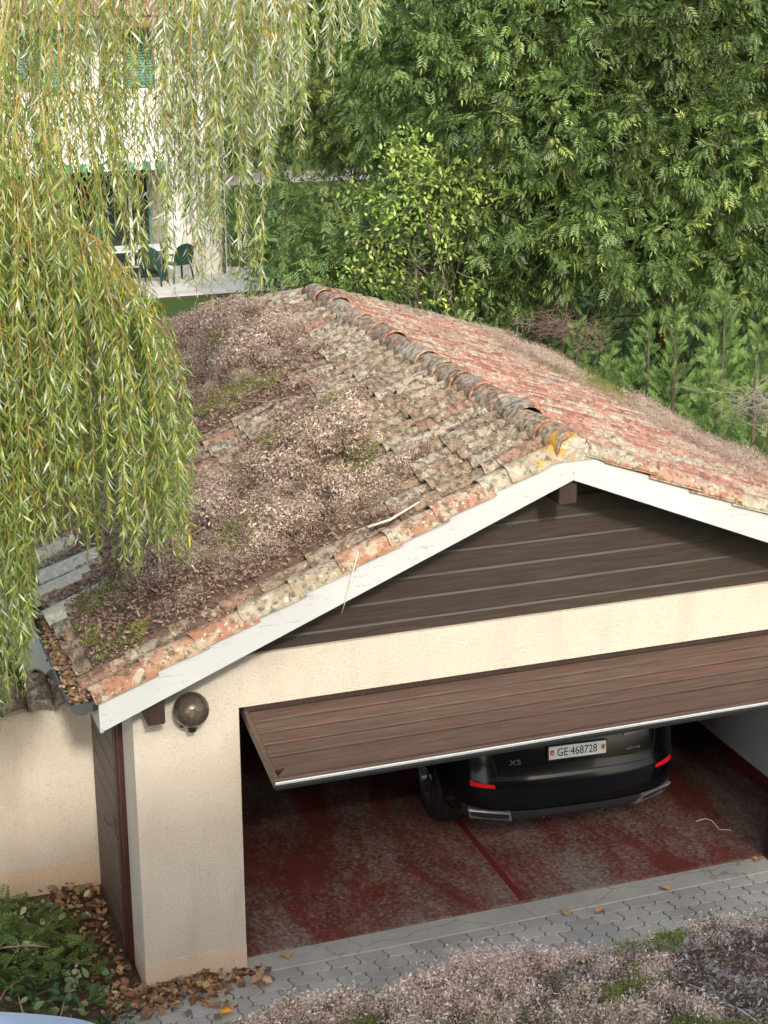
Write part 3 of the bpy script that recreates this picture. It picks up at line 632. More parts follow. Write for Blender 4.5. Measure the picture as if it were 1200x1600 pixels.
    for x in (-.25, .28): m = MB(); p = rear(x, .33, .012); m.lathe([(.001, .006), (.014, .005), (.016, 0)], 14, (0, 0, 0), Matrix.Translation(p) @ Matrix.Rotation(math.pi/2, 4, 'X')); P(m, 'parking_sensor', M['satin'], True)
    P(line([(x, .785+.0*x) for x in np.linspace(-.685, .685, 13)]), 'shut_line', M['rubber'])
    P(patch(-.52, .52, lambda x: .862-.02*abs(x), lambda x: .874-.02*abs(x), .006, 16, 1), 'tailgate_crease', pnt, angle=40)
    # number plate
    yp = rear(0, .955)[1]-.022; tl = math.radians(-6)
    PMx = T2 @ Matrix.Translation((0, yp, .955)) @ Matrix.Rotation(math.pi/2+tl, 4, 'X')          # local x right, y up, z out
    m = MB(); m.bbox((-.262, -.064, -.014), (.262, .064, -.002), .004); pf = m.build('plate_holder', M['black'], C, M=PMx)
    m = MB(); m.bbox((-.25, -.055, -.002), (.25, .055, .002), .002); pl = m.build('number_plate', M['plate'], C, M=PMx)
    if cat == 'car' and pnt == M['blackpaint']:
        me = text_mesh('GE\u00b7468728', .098, M['ink'], .80); link(bpy.data.objects.new('plate_lettering', me), PMx @ Matrix.Translation((-.004, -.002, .0028)), pl)
        def shield(x, cols):
            sh = [(-.016, .024), (.016, .024), (.016, -.004), (.0, -.026), (-.016, -.004)]; m = MB()
            if len(cols) == 1: m.prism([(x+a, b_, .0022) for a, b_ in sh], (0, 0, .0012)); o = m.build('shield', cols[0], pl, M=PMx)
            else:
                m.prism([(x-.016, .024, .0022), (x, .024, .0022), (x, -.026, .0022), (x-.016, -.004, .0022)][::-1], (0, 0, .0012)); m.mi = 1; m.prism([(x+.0003, .024, .0022), (x+.016, .024, .0022), (x+.016, -.004, .0022), (x+.0003, -.026, .0022)][::-1], (0, 0, .0012)); o = m.build('shield', cols, pl, M=PMx)
            return o
        shield(-.222, [M['shieldred']]); m = MB(); m.box((-.231, -.003, .0035), (-.213, .003, .0042)); m.box((-.225, -.009, .0036), (-.219, .009, .0043)); m.build('cross', M['white'], pl, M=PMx)
        shield(.222, [M['shieldgold'], M['shieldred']]); m = MB(); m.prism([(.207, .018, .0035), (.219, .012, .0035), (.219, -.014, .0035), (.214, -.004, .0035), (.208, -.004, .0035), (.213, .004, .0035)][::-1], (0, 0, .0008)); m.build('eagle', M['ink'], pl, M=PMx)
        m = MB(); m.box((.2255, -.01, .0035), (.2275, .016, .0042)); m.box((.2275, .011, .0035), (.232, .016, .0042)); m.build('key', M['shieldgold'], pl, M=PMx)
        for s_, x, z, sz, sx_ in (('X5', -.53, .90, .062, 1.35), ('xDrive', .50, .905, .042, 1.1)):
            p = rear(x, z, .006); q = rear(x+.01, z, .006); a_ = math.atan2(q[1]-p[1], q[0]-p[0])
            link(bpy.data.objects.new('badge_lettering', text_mesh(s_, sz, M['darkchrome'], sx_, .003)), T2 @ Matrix.Translation(p) @ Matrix.Rotation(a_, 4, 'Z') @ Matrix.Rotation(math.pi/2+tl, 4, 'X'), C)
        p = rear(0, 1.06, .004); EM = T2 @ Matrix.Translation(p) @ Matrix.Rotation(math.pi/2-.2, 4, 'X'); m = MB(); m.lathe([(.001, .004), (.03, .004), (.031, .007), (.041, .007), (.043, 0)], 28); ro = m.build('roundel', M['black'], C, True, M=EM)
        for q in range(4):
            m = MB(); m.add([(0, 0, .0062)]+[(.029*math.cos(math.pi/2*(q+t/6)), .029*math.sin(math.pi/2*(q+t/6)), .0062) for t in range(7)], [(0, i+1, i+2) for i in range(6)]); m.build('quarter', M['blue' if q % 2 else 'white'], ro, M=EM)
    # rear wiper and wheels
    m = MB(); m.tube([rear(-.02, 1.2, .015), rear(.2, 1.24, .02), rear(.42, 1.22, .02)], .008, 6); P(m, 'wiper', M['black'])
    for y in (1.06, L-.92):
        for s in (-1, 1):
            WMx = T2 @ Matrix.Translation((s*.985, y, .37)) @ Matrix.Rotation(s*math.pi/2, 4, 'Y'); R = .375
            m = MB(); pr = [(.25, -.27), (.30, -.275), (.345, -.268), (.368, -.245)]
            for g in (-.215, -.165, -.115, -.065): pr += [(R, g), (R, g+.032), (R-.009, g+.036), (R-.009, g+.044)]
            pr += [(R, -.025), (.366, -.012), (.34, .002), (.30, .006), (.272, .0), (.262, -.02), (.25, -.06)]
            m.lathe(pr, 40); w = m.build('wheel', M['tyre'], C, M=WMx); sharp(w.data, 35)
            m = MB(); m.lathe([(.262, -.012), (.255, -.004), (.248, -.012), (.24, -.10), (.001, -.11)], 40); m.lathe([(.001, -.012), (.045, -.014), (.055, -.03), (.055, -.1)], 20)
            for q in range(5):
                for dd in (-.13, .13):
                    a0 = 2*math.pi*q/5+dd; a1 = 2*math.pi*q/5+dd*1.5; e = Vector((-math.sin(a0), math.cos(a0), 0))*.013
                    p0 = Vector((.04*math.cos(a0), .04*math.sin(a0), -.03)); p1 = Vector((.248*math.cos(a1), .248*math.sin(a1), -.022)); m.prism([p0-e, p0+e, p1+e*1.2, p1-e*1.2], (0, 0, -.03))
            m.build('rim', M['darkchrome'] if s < 0 else M['darkchrome'], w, M=WMx)
            m = MB(); m.lathe([(.402, -.36), (.402, -.03)], 32); m.build('arch_liner', M['rubber'], C, M=WMx)
    return C
make_car('parked_car', 'glossy black car standing tail out inside the open garage', 'car', Matrix.Translation((3.765, .62, .018)) @ Matrix.Rotation(math.radians(-4.2), 4, 'Z'), M['blackpaint'])
make_car('parked_car', 'pale blue car parked on the drive, only its roof edge in view', 'car', Matrix.Translation((-.98, -1.62, -.03)) @ Matrix.Rotation(math.radians(180-26), 4, 'Z'), M['bluepaint'], 4.6, .86)

# ------------------------------------------------------------------ house beyond the lawn
HX, HY = 7.95, 28.0
M['shutter'] = simple('green_shutter', (.035, .16, .13), .5, var=.1); M['dark'] = simple('dark_interior', (.02, .02, .022), .7); M['glass'] = simple('window_glass', (.02, .025, .03), .06, var=.05)
M['rooftile'] = tilemat('house_roof_tile', .0, .0); M['hwhite'] = simple('white_trim', (.60, .59, .56), .6, var=.04); M['brownsoffit'] = simple('brown_soffit', (.12, .06, .035), .7)
M['awning'] = simple('awning_green', (.03, .20, .15), .8); M['awnwhite'] = simple('awning_white', (.75, .78, .74), .8)
HO = empty('house', (2, HY, 0), 'white rendered house with green roller shutters and a balcony behind the willow', 'house')
m = MB(); m.box((6.5, HY, -.1), (HX, 36, 5.8)); m.box((-10, HY+1.6, -.1), (6.5, 36, 2.75)); m.box((-10, HY, 2.75), (6.5, 36, 4.26)); m.box((-10, HY, 5.62), (6.5, 36, 5.8)); m.box((4.45, HY, 4.26), (5.72, 36, 5.62)); m.box((6.44, HY+.001, 4.26), (6.5, 36, 5.62)); m.box((-10, HY, 4.26), (3.35, 36, 5.62)); m.box((2.2, HY, -.1), (2.8, HY+1.6, 2.75)); m.build('wall', M['housewall'], HO)
m = MB(); m.box((-10, HY-.55, 2.86), (6.62, HY-.40, 4.12)); m.box((-10, HY-.40, 2.86), (6.62, HY-.002, 2.98)); m.box((6.47, HY-.40, 2.98), (6.62, HY-.002, 4.12)); BA = m.build('balcony', M['hwhite'], HO)
m = MB(); m.box((-10, HY-.58, 4.12), (6.65, HY-.37, 4.19)); m.build('coping', M['hwhite'], BA)
for x0, x1 in ((3.35, 4.45), (5.72, 6.44)):
    w = MB(); w.box((x0, HY+.14, 4.26), (x1, HY+.16, 5.62)); w = w.build('window', M['glass'], HO)
    for i in range(22):
        m = MB(); z = 4.27+i*.061; m.prism([(x0+.03, HY+.10, z), (x0+.03, HY+.075, z+.014), (x0+.03, HY+.085, z+.055), (x0+.03, HY+.10, z+.055)], (x1-x0-.06, 0, 0)); m.build('slat', M['shutter'], w)
    m = MB(); m.box((x0, HY+.03, 4.262), (x0+.04, HY+.13, 5.618)); m.box((x1-.04, HY+.03, 4.262), (x1, HY+.13, 5.618)); m.build('frame', M['shutter'], w)
m = MB(); m.box((-10, HY+1.55, .05), (6.5, HY+1.598, 2.4)); gd = m.build('glazed_door', M['glass'], HO)
for x in (2.85, 3.6, 4.4, 5.2, 6.0, 6.46):
    m = MB(); m.box((x, HY+1.50, .05), (x+.07, HY+1.55, 2.4)); m.build('frame', M['hwhite'] if x in (2.85, 4.4, 6.0) else M['shutter'], gd)
m = MB(); m.add([(-10, HY-.9, 5.72), (9.0, HY-.9, 5.72), (9.0, 37, 5.72), (-10, 37, 5.72)], [(3, 2, 1, 0)]); m.box((-10, HY-.93, 5.60), (9.0, HY-.9, 5.84)); m.build('eaves', M['brownsoffit'], HO)
m = MB(); m.add([(-10.2, HY-1.0, 5.86), (9.2, HY-1.0, 5.86), (9.2, 32.3, 7.9), (-10.2, 32.3, 7.9), (9.2, 37.2, 5.86), (-10.2, 37.2, 5.86)], [(0, 1, 2, 3), (3, 2, 4, 5)]); o = m.build('roof', M['rooftile'], HO)
a = o.data.attributes.new('Col', 'FLOAT_COLOR', 'POINT')
for i in range(6): a.data[i].color = (.2, .1, .07, 1)
m = MB(); m.tube([(7.86, HY-.06, .02), (7.86, HY-.06, 5.6)], .045, 10); m.build('downpipe', M['zinc'], HO)
AW = bpy.data.objects.new('awning', None); link(AW, Matrix.Translation((4.8, HY-.6, 2.9)), HO)
m = MB(); m.box((2.9, HY-.75, 2.74), (6.6, HY-.56, 2.85)); m.build('cassette', M['awnwhite'], AW)
for i in range(21):
    x = 2.95+i*.173; n = 6; pts = [(x, HY-.77, 2.74), (x+.17, HY-.77, 2.74)]+[(x+.085+.085*math.cos(math.pi*k/n), HY-.77, 2.60-.05*math.sin(math.pi*k/n)) for k in range(n+1)]
    m = MB(); m.prism(pts[::-1], (0, .004, 0)); m.build('valance', M['awning' if i % 2 else 'awnwhite'], AW)
# patio
pt = MB(); pt.box((1.5, 25.7, -.068), (9.2, HY+2.0, -.02)); pt = tag(pt.build('patio', M['joint']), 'pale slab patio in front of the house', 'patio', kind='structure')
for i in range(13):
    for j in range(6):
        if j > 3 and i < 11: continue
        m = MB(); x = 1.52+i*.59; y = 25.72+j*.59
        m.bbox((x, y, -.019), (x+.58, y+.58, .004+random.uniform(-.002, .002)), .005); m.build('slab', M['patio'], pt)
# green plastic garden chairs and table
M['plastic'] = simple('green_plastic', (.008, .035, .025), .4, var=.08); M['tabletop'] = simple('pale_table_top', (.62, .62, .62), .5, var=.05)
def chair(loc, rz, label):
    c = empty('garden_chair', loc, label, 'chair', rz=rz); T = WM[c]
    m = MB(); m.bbox((-.23, -.22, .40), (.23, .22, .43), .01); m.build('seat', M['plastic'], c, M=T)
    n = 12; A = []; B = []
    for j in range(5):
        v = j/4; A.append([(.25*math.sin(t), .20+.10*v+.05*math.cos(t*.9), .43+v*(.30+.18*math.cos(t))) for t in np.linspace(-1.45, 1.45, n)])
    B = [[(x, y+.018, z) for x, y, z in r] for r in A]; m = MB(); m.grid(A); m.grid(B, True); m.grid([A[-1], B[-1]]); m.grid([[r[0] for r in A], [r[0] for r in B]]); m.grid([[r[-1] for r in B], [r[-1] for r in A]]); m.build('backrest', M['plastic'], c, M=T)
    for s in (-1, 1):
        m = MB(); m.tube([(s*.27, -.2, .62), (s*.28, 0, .64), (s*.26, .24, .66)], .02, 8); m.build('armrest', M['plastic'], c, M=T)
        for y in (-.21, .22):
            m = MB(); m.tube([(s*.22, y*.9, .62 if y < 0 else .42), (s*.27, y*1.15, 0)], [.028, .022], 6); m.build('leg', M['plastic'], c, M=T)
    return c
chair(Vector((6.62, 27.35, .004)), math.radians(200), 'dark green plastic garden chair beside the table, back to the wall pier'); chair(Vector((6.02, 27.2, .004)), math.radians(150), 'dark green plastic garden chair half hidden behind the willow fringe')
t = empty('garden_table', (5.9, 27.9, .004), 'pale topped garden table under the balcony', 'table'); T = WM[t]
m = MB(); m.bbox((-.8, -.42, .70), (.55, .42, .73), .008); m.build('table_top', M['tabletop'], t, M=T)
for x in (-.7, .45):
    for y in (-.35, .35): m = MB(); m.tube([(x, y, .70), (x*1.03, y*1.03, 0)], .025, 8); m.build('leg', M['plastic'], t, M=T)
def pot(loc, r, h, mat, label, saucer):
    p = empty('plant_pot', loc, label, 'pot'); T = WM[p]
    m = MB(); m.lathe([(.001, .02), (r*.72, .02), (r*.95, h*.85), (r*1.08, h*.86), (r*1.08, h), (r*.95, h), (r*.9, h*.9), (.001, h*.88)], 24); m.build('pot_body', mat, p, M=T, angle=35)
    if saucer: m = MB(); m.lathe([(.001, 0), (r*.95, 0), (r*1.1, .03), (r*1.05, .03), (r*.9, .012), (.001, .012)], 24); m.build('saucer', simple('terracotta_saucer', (.42, .17, .1), .8), p, M=T)
    n = 60; d = rdir(n); d[:, 2] = np.abs(d[:, 2])+.5; V, F, C_ = inst(LEAF, LEAFF, np.array([0, 0, h*.9])+rng.normal(0, r*.4, (n, 3))*np.array([1, 1, .2]), basis(d, rng.uniform(0, 6, n)), rng.uniform(.12, .25, n), pick([(.2, .22, .12), (.12, .17, .05), (.35, .33, .25)], n))
    o = bpy.data.objects.new('plant', npmesh('plant', V, F, M['leaf'], C_)); link(o, T, p); tag(o, kind='stuff')
LEAF = np.array([(0, 0, 0), (.11, .02, .35), (-.11, .02, .35), (.085, .015, .68), (-.085, .015, .68), (0, -.06, 1.), (0, -.01, .36), (0, -.02, .68)])
LEAFF = np.array([(0, 1, 6), (0, 6, 2), (1, 3, 7), (1, 7, 6), (6, 7, 4), (6, 4, 2), (3, 5, 7), (7, 5, 4)])
pot(at(373, 414, 2, .004), .27, .42, simple('olive_glaze', (.09, .095, .04), .3), 'olive glazed plant pot on a saucer at the house corner', True); pot(at(398, 411, 2, .004), .2, .40, simple('terracotta', (.42, .15, .085), .85), 'small terracotta plant pot next to the olive one', False)

# ------------------------------------------------------------------ the house the picture is taken from (out of view, it shades the drive)
HB = empty('house', (0, -15, 0), 'rendered house at the near end of the drive, overlooking the garage', 'house')
m = MB(); m.box((-5.6, -20, -.07), (4.6, -11.4, 8.35)); m.build('wall', M['housewall'], HB)
m = MB(); m.add([(-6, -11.15, 8.35), (5, -11.15, 8.35), (5, -15.7, 10.2), (-6, -15.7, 10.2), (5, -20.3, 8.35), (-6, -20.3, 8.35)], [(0, 1, 2, 3), (3, 2, 4, 5), (0, 5, 4, 1)]); o = m.build('roof', M['rooftile'], HB)
a = o.data.attributes.new('Col', 'FLOAT_COLOR', 'POINT')
for i in range(6): a.data[i].color = (.4, .16, .1, 1)

# ------------------------------------------------------------------ plants on the garage roof
def sprig(nq, spread, top, q):
    """stem with a loose head of small flecks"""
    V = [(-.012, 0, 0), (.012, 0, 0), (0, 0, .8)]; F = [(0, 1, 2)]; fc = [.5, .5, .6]
    r = np.random.default_rng(nq)
    for i in range(nq):
        c = np.array([r.normal(0, spread), r.normal(0, spread), top+r.normal(0, .13)]); a = unit(r.normal(size=3)); b = unit(np.cross(a, r.normal(size=3))); s = q*r.uniform(.6, 1.4); k = len(V)
        V += list(map(tuple, [c-a*s, c+b*s*.7, c+a*s])); F.append((k, k+1, k+2)); fc += [r.uniform(.65, 1.3)]*3
    V = np.array(V); shade(V, fc); return V, np.array(F)
SP = [sprig(n, .24, .76, .062) for n in (20, 21, 22)]
def up_frames(m, n, lean=.35): return basis(np.array(n)[None]+rng.normal(0, lean, (m, 3)), rng.uniform(0, 6.28, m))
FL3 = np.array([(-.5, 0, 0), (.5, 0, 0), (.35, .12, 1), (-.35, -.05, 1)]); FL3F = np.array([(0, 1, 2), (0, 2, 3)])
PINK = [(.44, .34, .29), (.50, .395, .345), (.38, .285, .24), (.30, .215, .175), (.42, .35, .285)]
BROWN = [(.17, .09, .072), (.22, .125, .10), (.12, .066, .055), (.28, .17, .135), (.34, .25, .20)]
GREEN = [(.17, .20, .055), (.13, .17, .045), (.22, .23, .07), (.15, .15, .06)]
def hump(x, y, amp=.10): return amp*(.25+fbm(x*2.1+5, y*2.1+7, 3))
NL = np.array([-ST, 0, CT])
gx, gy = np.meshgrid(np.arange(-.36, 3.02, .045), np.arange(-.36, 9, .045), indexing='ij')
ck = np.clip(coverL(gx, gy), 0, 1); inside = (gy < YH+(XR-gx)-.15)
hz = ZR-SL*(XR-gx)+.035+ck*(.025+hump(gx, gy, .07)*.6); ids = np.arange(gx.size).reshape(gx.shape)
ok = (ck[:-1, :-1] > .22) & inside[:-1, :-1] & inside[1:, 1:] & (ck[1:, 1:] > .22)
F = np.stack([ids[:-1, :-1][ok], ids[1:, :-1][ok], ids[1:, 1:][ok], ids[:-1, 1:][ok]], 1)
tag(npobj('moss_mat', np.stack([gx.ravel(), gy.ravel(), hz.ravel()], 1), F, M['humus'], None, None, True), 'brown mat of moss and humus covering the left roof slope', 'moss', kind='stuff')
MOUND = [(pxl(560, 700), .75, .8), (pxl(420, 770), .6, .6), (pxl(600, 640), .5, .5), (pxl(370, 560), .55, .9), (pxl(340, 520), .5, .7), (pxl(540, 780), .5, .45), (pxl(330, 830), .4, .4), (pxl(430, 850), .4, .25), (pxl(250, 900), .3, .3), (pxl(480, 720), .6, .6)]
GREENS = [(pxl(370, 625), .40, .36), (pxl(375, 850), .26, .16), (pxl(150, 940), .28, .28), (pxl(190, 1010), .22, .18), (pxl(300, 700), .2, .3), (pxl(440, 700), .22, .26), (pxl(520, 640), .2, .2), (pxl(330, 560), .2, .3), (pxl(560, 740), .2, .18), (pxl(120, 1010), .2, .3), (pxl(610, 790), .18, .12)]
def blobs(L, x, y):
    r = np.zeros_like(x)
    for p, rx, ry in L: r = np.maximum(r, np.exp(-(((x-p[0])/rx)**2+((y-p[1])/ry)**2)))
    return r
parts = []
n = 120000; x = rng.uniform(-.38, 3.0, n); y = rng.uniform(-.34, 8.5, n); cv = coverL(x, y); mo = blobs(MOUND, x, y)+.55*(fbm(x*2.6, y*2.6)-.5); gr = blobs(GREENS, x, y)+.5*(fbm(x*4+9, y*4)-.5)
near = np.clip(1.25-.10*y, .35, 1); ins = y < YH+(XR-x)-.1; u_ = rng.random(n)
fz = fbm(x*6.5+1, y*6.5+3, 3); a = ins & (cv > .3) & (mo > .02) & (u_ < np.clip(mo*1.4, .2, 1)*near*(.15+1.1*sstep(.36, .56, fz))) ; z = ZR-SL*(XR-x)+.05+cv*(.02+hump(x, y, .06))
for s_, (tv, tf) in enumerate(SP):
    q = np.where(a)[0][s_::3]; P = np.stack([x[q], y[q], z[q]], 1); h = (.045+.085*np.clip(mo[q], 0, 1)*(.15+1.7*sstep(.32, .68, fz[q])))*rng.uniform(.7, 1.35, len(q))
    c = pick(PINK, len(q), .22)*(.78+.42*sstep(.34, .66, fz[q]))[:, None]; dark = rng.random(len(q)) < .2; c[dark] = pick(BROWN, dark.sum()); g2 = rng.random(len(q)) < np.clip(gr[q]*.7, 0, .7); c[g2] = pick(GREEN, g2.sum())  # clump tops paler, hollows darker: mound shading put into the colour
    parts.append(inst(tv, tf, P, up_frames(len(q), (-.1, -.1, 1), .25), h, c))
V, F, C_ = joinn(parts); tag(npobj('stonecrop', V, F, M['litter'], C_), 'pinkish brown seed heads of stonecrop growing over the left roof slope', 'stonecrop', kind='stuff')
b = ins & (cv > .25) & (gr > .45) & (u_ < near*.9*sstep(.38, .6, fbm(x*9+2, y*9))); q = np.where(b)[0]; tv, tf = sprig(9, .34, .6, .17)
n2 = len(q); tag(mobj('green_moss', inst(tv, tf, np.stack([x[q], y[q], z[q]-.01], 1), up_frames(n2, (-.2, 0, 1), .4), rng.uniform(.03, .055, n2), pick(GREEN+[(.30, .31, .08), (.24, .28, .06)], n2)), M['litter']), 'yellowish green stonecrop and moss tufts on the left roof slope', 'moss', kind='stuff')
n = 80000; x = rng.uniform(-.40, 3.02, n); y = rng.uniform(-.45, 8.5, n); cv = coverL(x, y); ins = (y < YH+(XR-x)) & ((cv > .2) | (rng.random(n) < .8)) & (rng.random(n) < np.clip(1.2-.1*y, .3, 1))
x, y, cv = x[ins], y[ins], cv[ins]; n = len(x); z = ZR-SL*(XR-x)+.05+cv*(.035+hump(x, y, .06)); d = NL[None]*.25+rng.normal(0, 1, (n, 3))*np.array([1, 1, .45])
tag(npobj('leaf_litter', *inst(FL3*np.array([.5, .5, 1]), FL3F, np.stack([x, y, z], 1), basis(d, rng.uniform(0, 6, n)), rng.uniform(.010, .034, n))[:2], M['litter'], np.repeat(pick(BROWN+[(.30, .22, .17)], n, .3), 4, 0)), 'reddish brown dry leaves strewn over the left roof slope', 'leaf litter', kind='stuff')
# right slope: thin growth, thicker towards its eaves
def cR(x, y): return sstep(.45, .72, fbm(x*1.6+31, y*.8+4)+.30*sstep(5.35, 6.4, x)-.1*sstep(1, 0, x-3.2))
n = 26000; x = rng.uniform(3.3, 6.6, n); y = rng.uniform(-.3, 9, n); c_ = cR(x, y); a = (y < YH+(x-XR)) & (rng.random(n) < c_*.9+.03); x, y, c_ = x[a], y[a], c_[a]; n = len(x); z = ZR-SL*(x-XR)+.055+.03*c_
col = pick(PINK, n, .25); g2 = fbm(x*2.2+7, y*1.5) > .58; col[g2] = pick(GREEN, g2.sum()); h = np.where(x > 5.6, .03+.11*fbm(x*1.5, y*1.8+60), .045)*(.4+.8*c_)*rng.uniform(.6, 1.3, n); h[g2] *= .6
tag(mobj('stonecrop', inst(SP[0][0], SP[0][1], np.stack([x, y, z], 1), up_frames(n, (.1, 0, 1), .3), h, col), M['litter']), 'thin tufts of pink stonecrop along the right roof slope and eaves', 'stonecrop', kind='stuff')
# gutter filled with leaves
n = 5200; y = rng.uniform(-.42, 8.5, n); x = GX+rng.normal(0, .034, n).clip(-.062, .065); z = GZ-.03+rng.uniform(0, .04, n); tag(npobj('gutter_leaves', *inst(FL3*np.array([.6, .6, 1]), FL3F, np.stack([x, y, z], 1), basis(rng.normal(0, 1, (n, 3))*np.array([1, 1, .4]), rng.uniform(0, 6, n)), rng.uniform(.02, .042, n))[:2], M['litter'], np.repeat(pick([(.32, .19, .13), (.22, .11, .08), (.42, .29, .21), (.2, .21, .06), (.14, .07, .06)], n, .25), 4, 0)), 'brown dead leaves filling the roof gutter', 'leaf litter', kind='stuff')
# single twigs lying on the roof
def stick(name, label, cat, pts, r, mat, group=None):
    m = MB(); k = len(pts); m.tube(pts, [r*(1-.6*i/(k-1)) for i in range(k)], 5); return tag(m.build(name, mat, smooth=True), label, cat, group)
def onroof(uv, dz=.09): return [tuple(pxl(u, w)+np.array([0, 0, dz+random.uniform(0, .03)])) for u, w in uv]
stick('twig', 'grey forked twig lying above the bare tile patch', 'twig', onroof([(362, 636), (385, 648), (420, 645), (462, 640)]), .009, M['twig'])
stick('twig', 'thin straight twig among the pink stonecrop mounds', 'twig', onroof([(508, 663), (535, 648), (558, 638)]), .007, M['twig'])
stick('twig', 'bent dry stalk lying above the verge tiles', 'twig', onroof([(440, 842), (480, 836), (510, 846), (530, 868)], .11), .007, M['twig'])
stick('twig', 'grey weathered stick along the verge tiles', 'twig', onroof([(575, 842), (610, 830), (655, 806)], .08), .013, M['stalk'])
hp = [Vector(at(u, w, 1, -.52)) for u, w in ((560, 862), (548, 905), (541, 935), (534, 958))]; stick('twig', 'dry stalk hanging over the white fascia', 'twig', hp, .004, M['stalk'])

# ------------------------------------------------------------------ lean-to roof in the foreground, overgrown with stonecrop
FY, FZ, FS = -4.22, 2.35, .30
LT = empty('shed', (2.4, -7.5, 0), 'tile roofed shed overgrown with pale pink stonecrop in the foreground', 'shed')
m = MB(); m.box((-.45, -11.3, -.07), (5.6, -4.6, 2.5)); m.build('wall', M['stucco'], LT)
def zf(y): return FZ+FS*(FY-y)
m = MB(); P = [(-.62, FY, zf(FY)), (5.9, FY, zf(FY)), (5.9, -11.3, zf(-11.3)), (-.62, -11.3, zf(-11.3))]; m.add(P+[(a, b, c-.07) for a, b, c in P], [(3, 2, 1, 0)[::-1], (4, 5, 6, 7)[::-1], (0, 1, 5, 4), (1, 2, 6, 5), (2, 3, 7, 6), (3, 0, 4, 7)]); LR_ = m.build('roof', M['humus'], LT)
c0, s0 = 1/math.hypot(1, FS), FS/math.hypot(1, FS); Dv = Vector((0, c0, -s0)); Nv = Vector((0, s0, c0)); Ev = Dv.cross(Nv)
fv = [tile_mesh('roof_tile', M['tileR'], np.array(c)) for c in ((.46, .24, .17), (.44, .38, .3), (.42, .2, .14), (.5, .42, .34))]
for i in range(5):
    for j in range(29):
        o = Vector((-.6+.215*j, 0, 0)); Yd = .03-.42-.345*i; p = Vector((-.6+.215*j, FY, zf(FY)+.012))+Dv*Yd
        link(bpy.data.objects.new('roof_tile', random.choice(fv)[0]), mat4(Ev, Dv, Nv, p) @ jit(), LR_)
def coverF(x, y): return np.clip(sstep(.24, .46, fbm(x*1.9+50, y*1.9+20)+.25*sstep(1.6, .4, x)-.18*np.exp(-(((x-2.5)/.45)**2+((y+4.95)/.25)**2))), 0, 1)
gx, gy = np.meshgrid(np.arange(-.6, 5.9, .05), np.arange(-7.5, FY, .05), indexing='ij'); ck = coverF(gx, gy)*np.minimum(1, sstep(0, .16, gx+.62+.1*fbm(gy*3, gx))*1); edge = sstep(0, .12, FY-gy)
hz = zf(gy)+.02+ck*(.045+hump(gx, gy, .05))*(.3+.7*edge); ids = np.arange(gx.size).reshape(gx.shape); ok = (ck[:-1, :-1] > .3) & (ck[1:, 1:] > .3)
F = np.stack([ids[:-1, :-1][ok], ids[1:, :-1][ok], ids[1:, 1:][ok], ids[:-1, 1:][ok]], 1)
tag(npobj('moss_mat', np.stack([gx.ravel(), gy.ravel(), hz.ravel()], 1), F, M['humus'], None, None, True), 'dark humus mat on the foreground shed roof', 'moss', kind='stuff')
PP = [(.86, .63, .53), (.90, .72, .62), (.78, .55, .45), (.80, .62, .50), (.62, .44, .36)]
DK = [(.16, .09, .08), (.23, .13, .11), (.11, .065, .055), (.31, .21, .18), (.36, .27, .23), (.24, .21, .09)]
sp2 = [sprig(k, .20, .78, .068) for k in (30, 32, 34)]
n = 70000; x = rng.uniform(-.68, 5.2, n); y = rng.uniform(-6.3, FY+.03, n); pinkf = fbm(x*2.3+70, y*2.3+3)+.30*sstep(1.7, .5, x)-.24*sstep(1.3, 2.0, x)*sstep(-5.3, -4.9, y)+.14*sstep(-4.9, -5.3, y); cv = coverF(x, y)
vis = (x < 3.6) | (rng.random(n) < .4); fz = fbm(x*8+4, y*8+1, 3); a = vis & (pinkf > .48) & (rng.random(n) < np.clip((pinkf-.42)*4, 0, 1)*sstep(.40, .56, fz)) & (cv > .1); parts = []
for s_, (tv, tf) in enumerate(sp2):
    q = np.where(a)[0][s_::3]; z = zf(y[q])+.03+.05*cv[q]+hump(x[q], y[q], .05); c = pick(PP, len(q), .15); d_ = rng.random(len(q)) < .15; c[d_] = pick(DK, d_.sum()); g_ = rng.random(len(q)) < .13; c[g_] = pick(GREEN, g_.sum())
    parts.append(inst(tv, tf, np.stack([x[q], y[q], z], 1), up_frames(len(q), (0, .1, 1), .3), rng.uniform(.6, 1.2, len(q))*(.035+.08*sstep(.4, .7, fz[q])), c))
spT = sprig(64, .19, .74, .034)
# taller clumps on the eaves edge
for (u, w, nn, hh) in ((760, 1475, 120, .24), (720, 1470, 80, .18), (690, 1485, 60, .15), (800, 1480, 60, .19), (480, 1545, 80, .20), (440, 1560, 70, .17), (650, 1490, 60, .16), (570, 1500, 30, .12), (510, 1530, 40, .15), (850, 1470, 30, .13), (400, 1580, 40, .13)):
    p = at(u, w, 1, FY-.05); q = rng.normal(0, 1, (nn, 2))*np.array([.085, .05]); P = np.stack([p[0]+q[:, 0], np.full(nn, FY-.04)+q[:, 1].clip(-.2, .03), np.full(nn, FZ+.03)], 1); tv, tf = spT
    parts.append(inst(tv, tf, P, up_frames(nn, (0, .1, 1), .22), hh*rng.uniform(.7, 1.25, nn), pick([(.86, .66, .54), (.80, .60, .50), (.72, .54, .46)], nn, .12)))
V, F, C_ = joinn(parts); tag(npobj('stonecrop', V, F, M['litter'], C_), 'pale pink stonecrop in bloom on the foreground shed roof', 'stonecrop', kind='stuff')
a = vis & (cv > .15) & (rng.random(n) < .75); q = np.where(a)[0]; n2 = len(q); z = zf(y[q])+.04+.06*cv[q]+hump(x[q], y[q], .05)
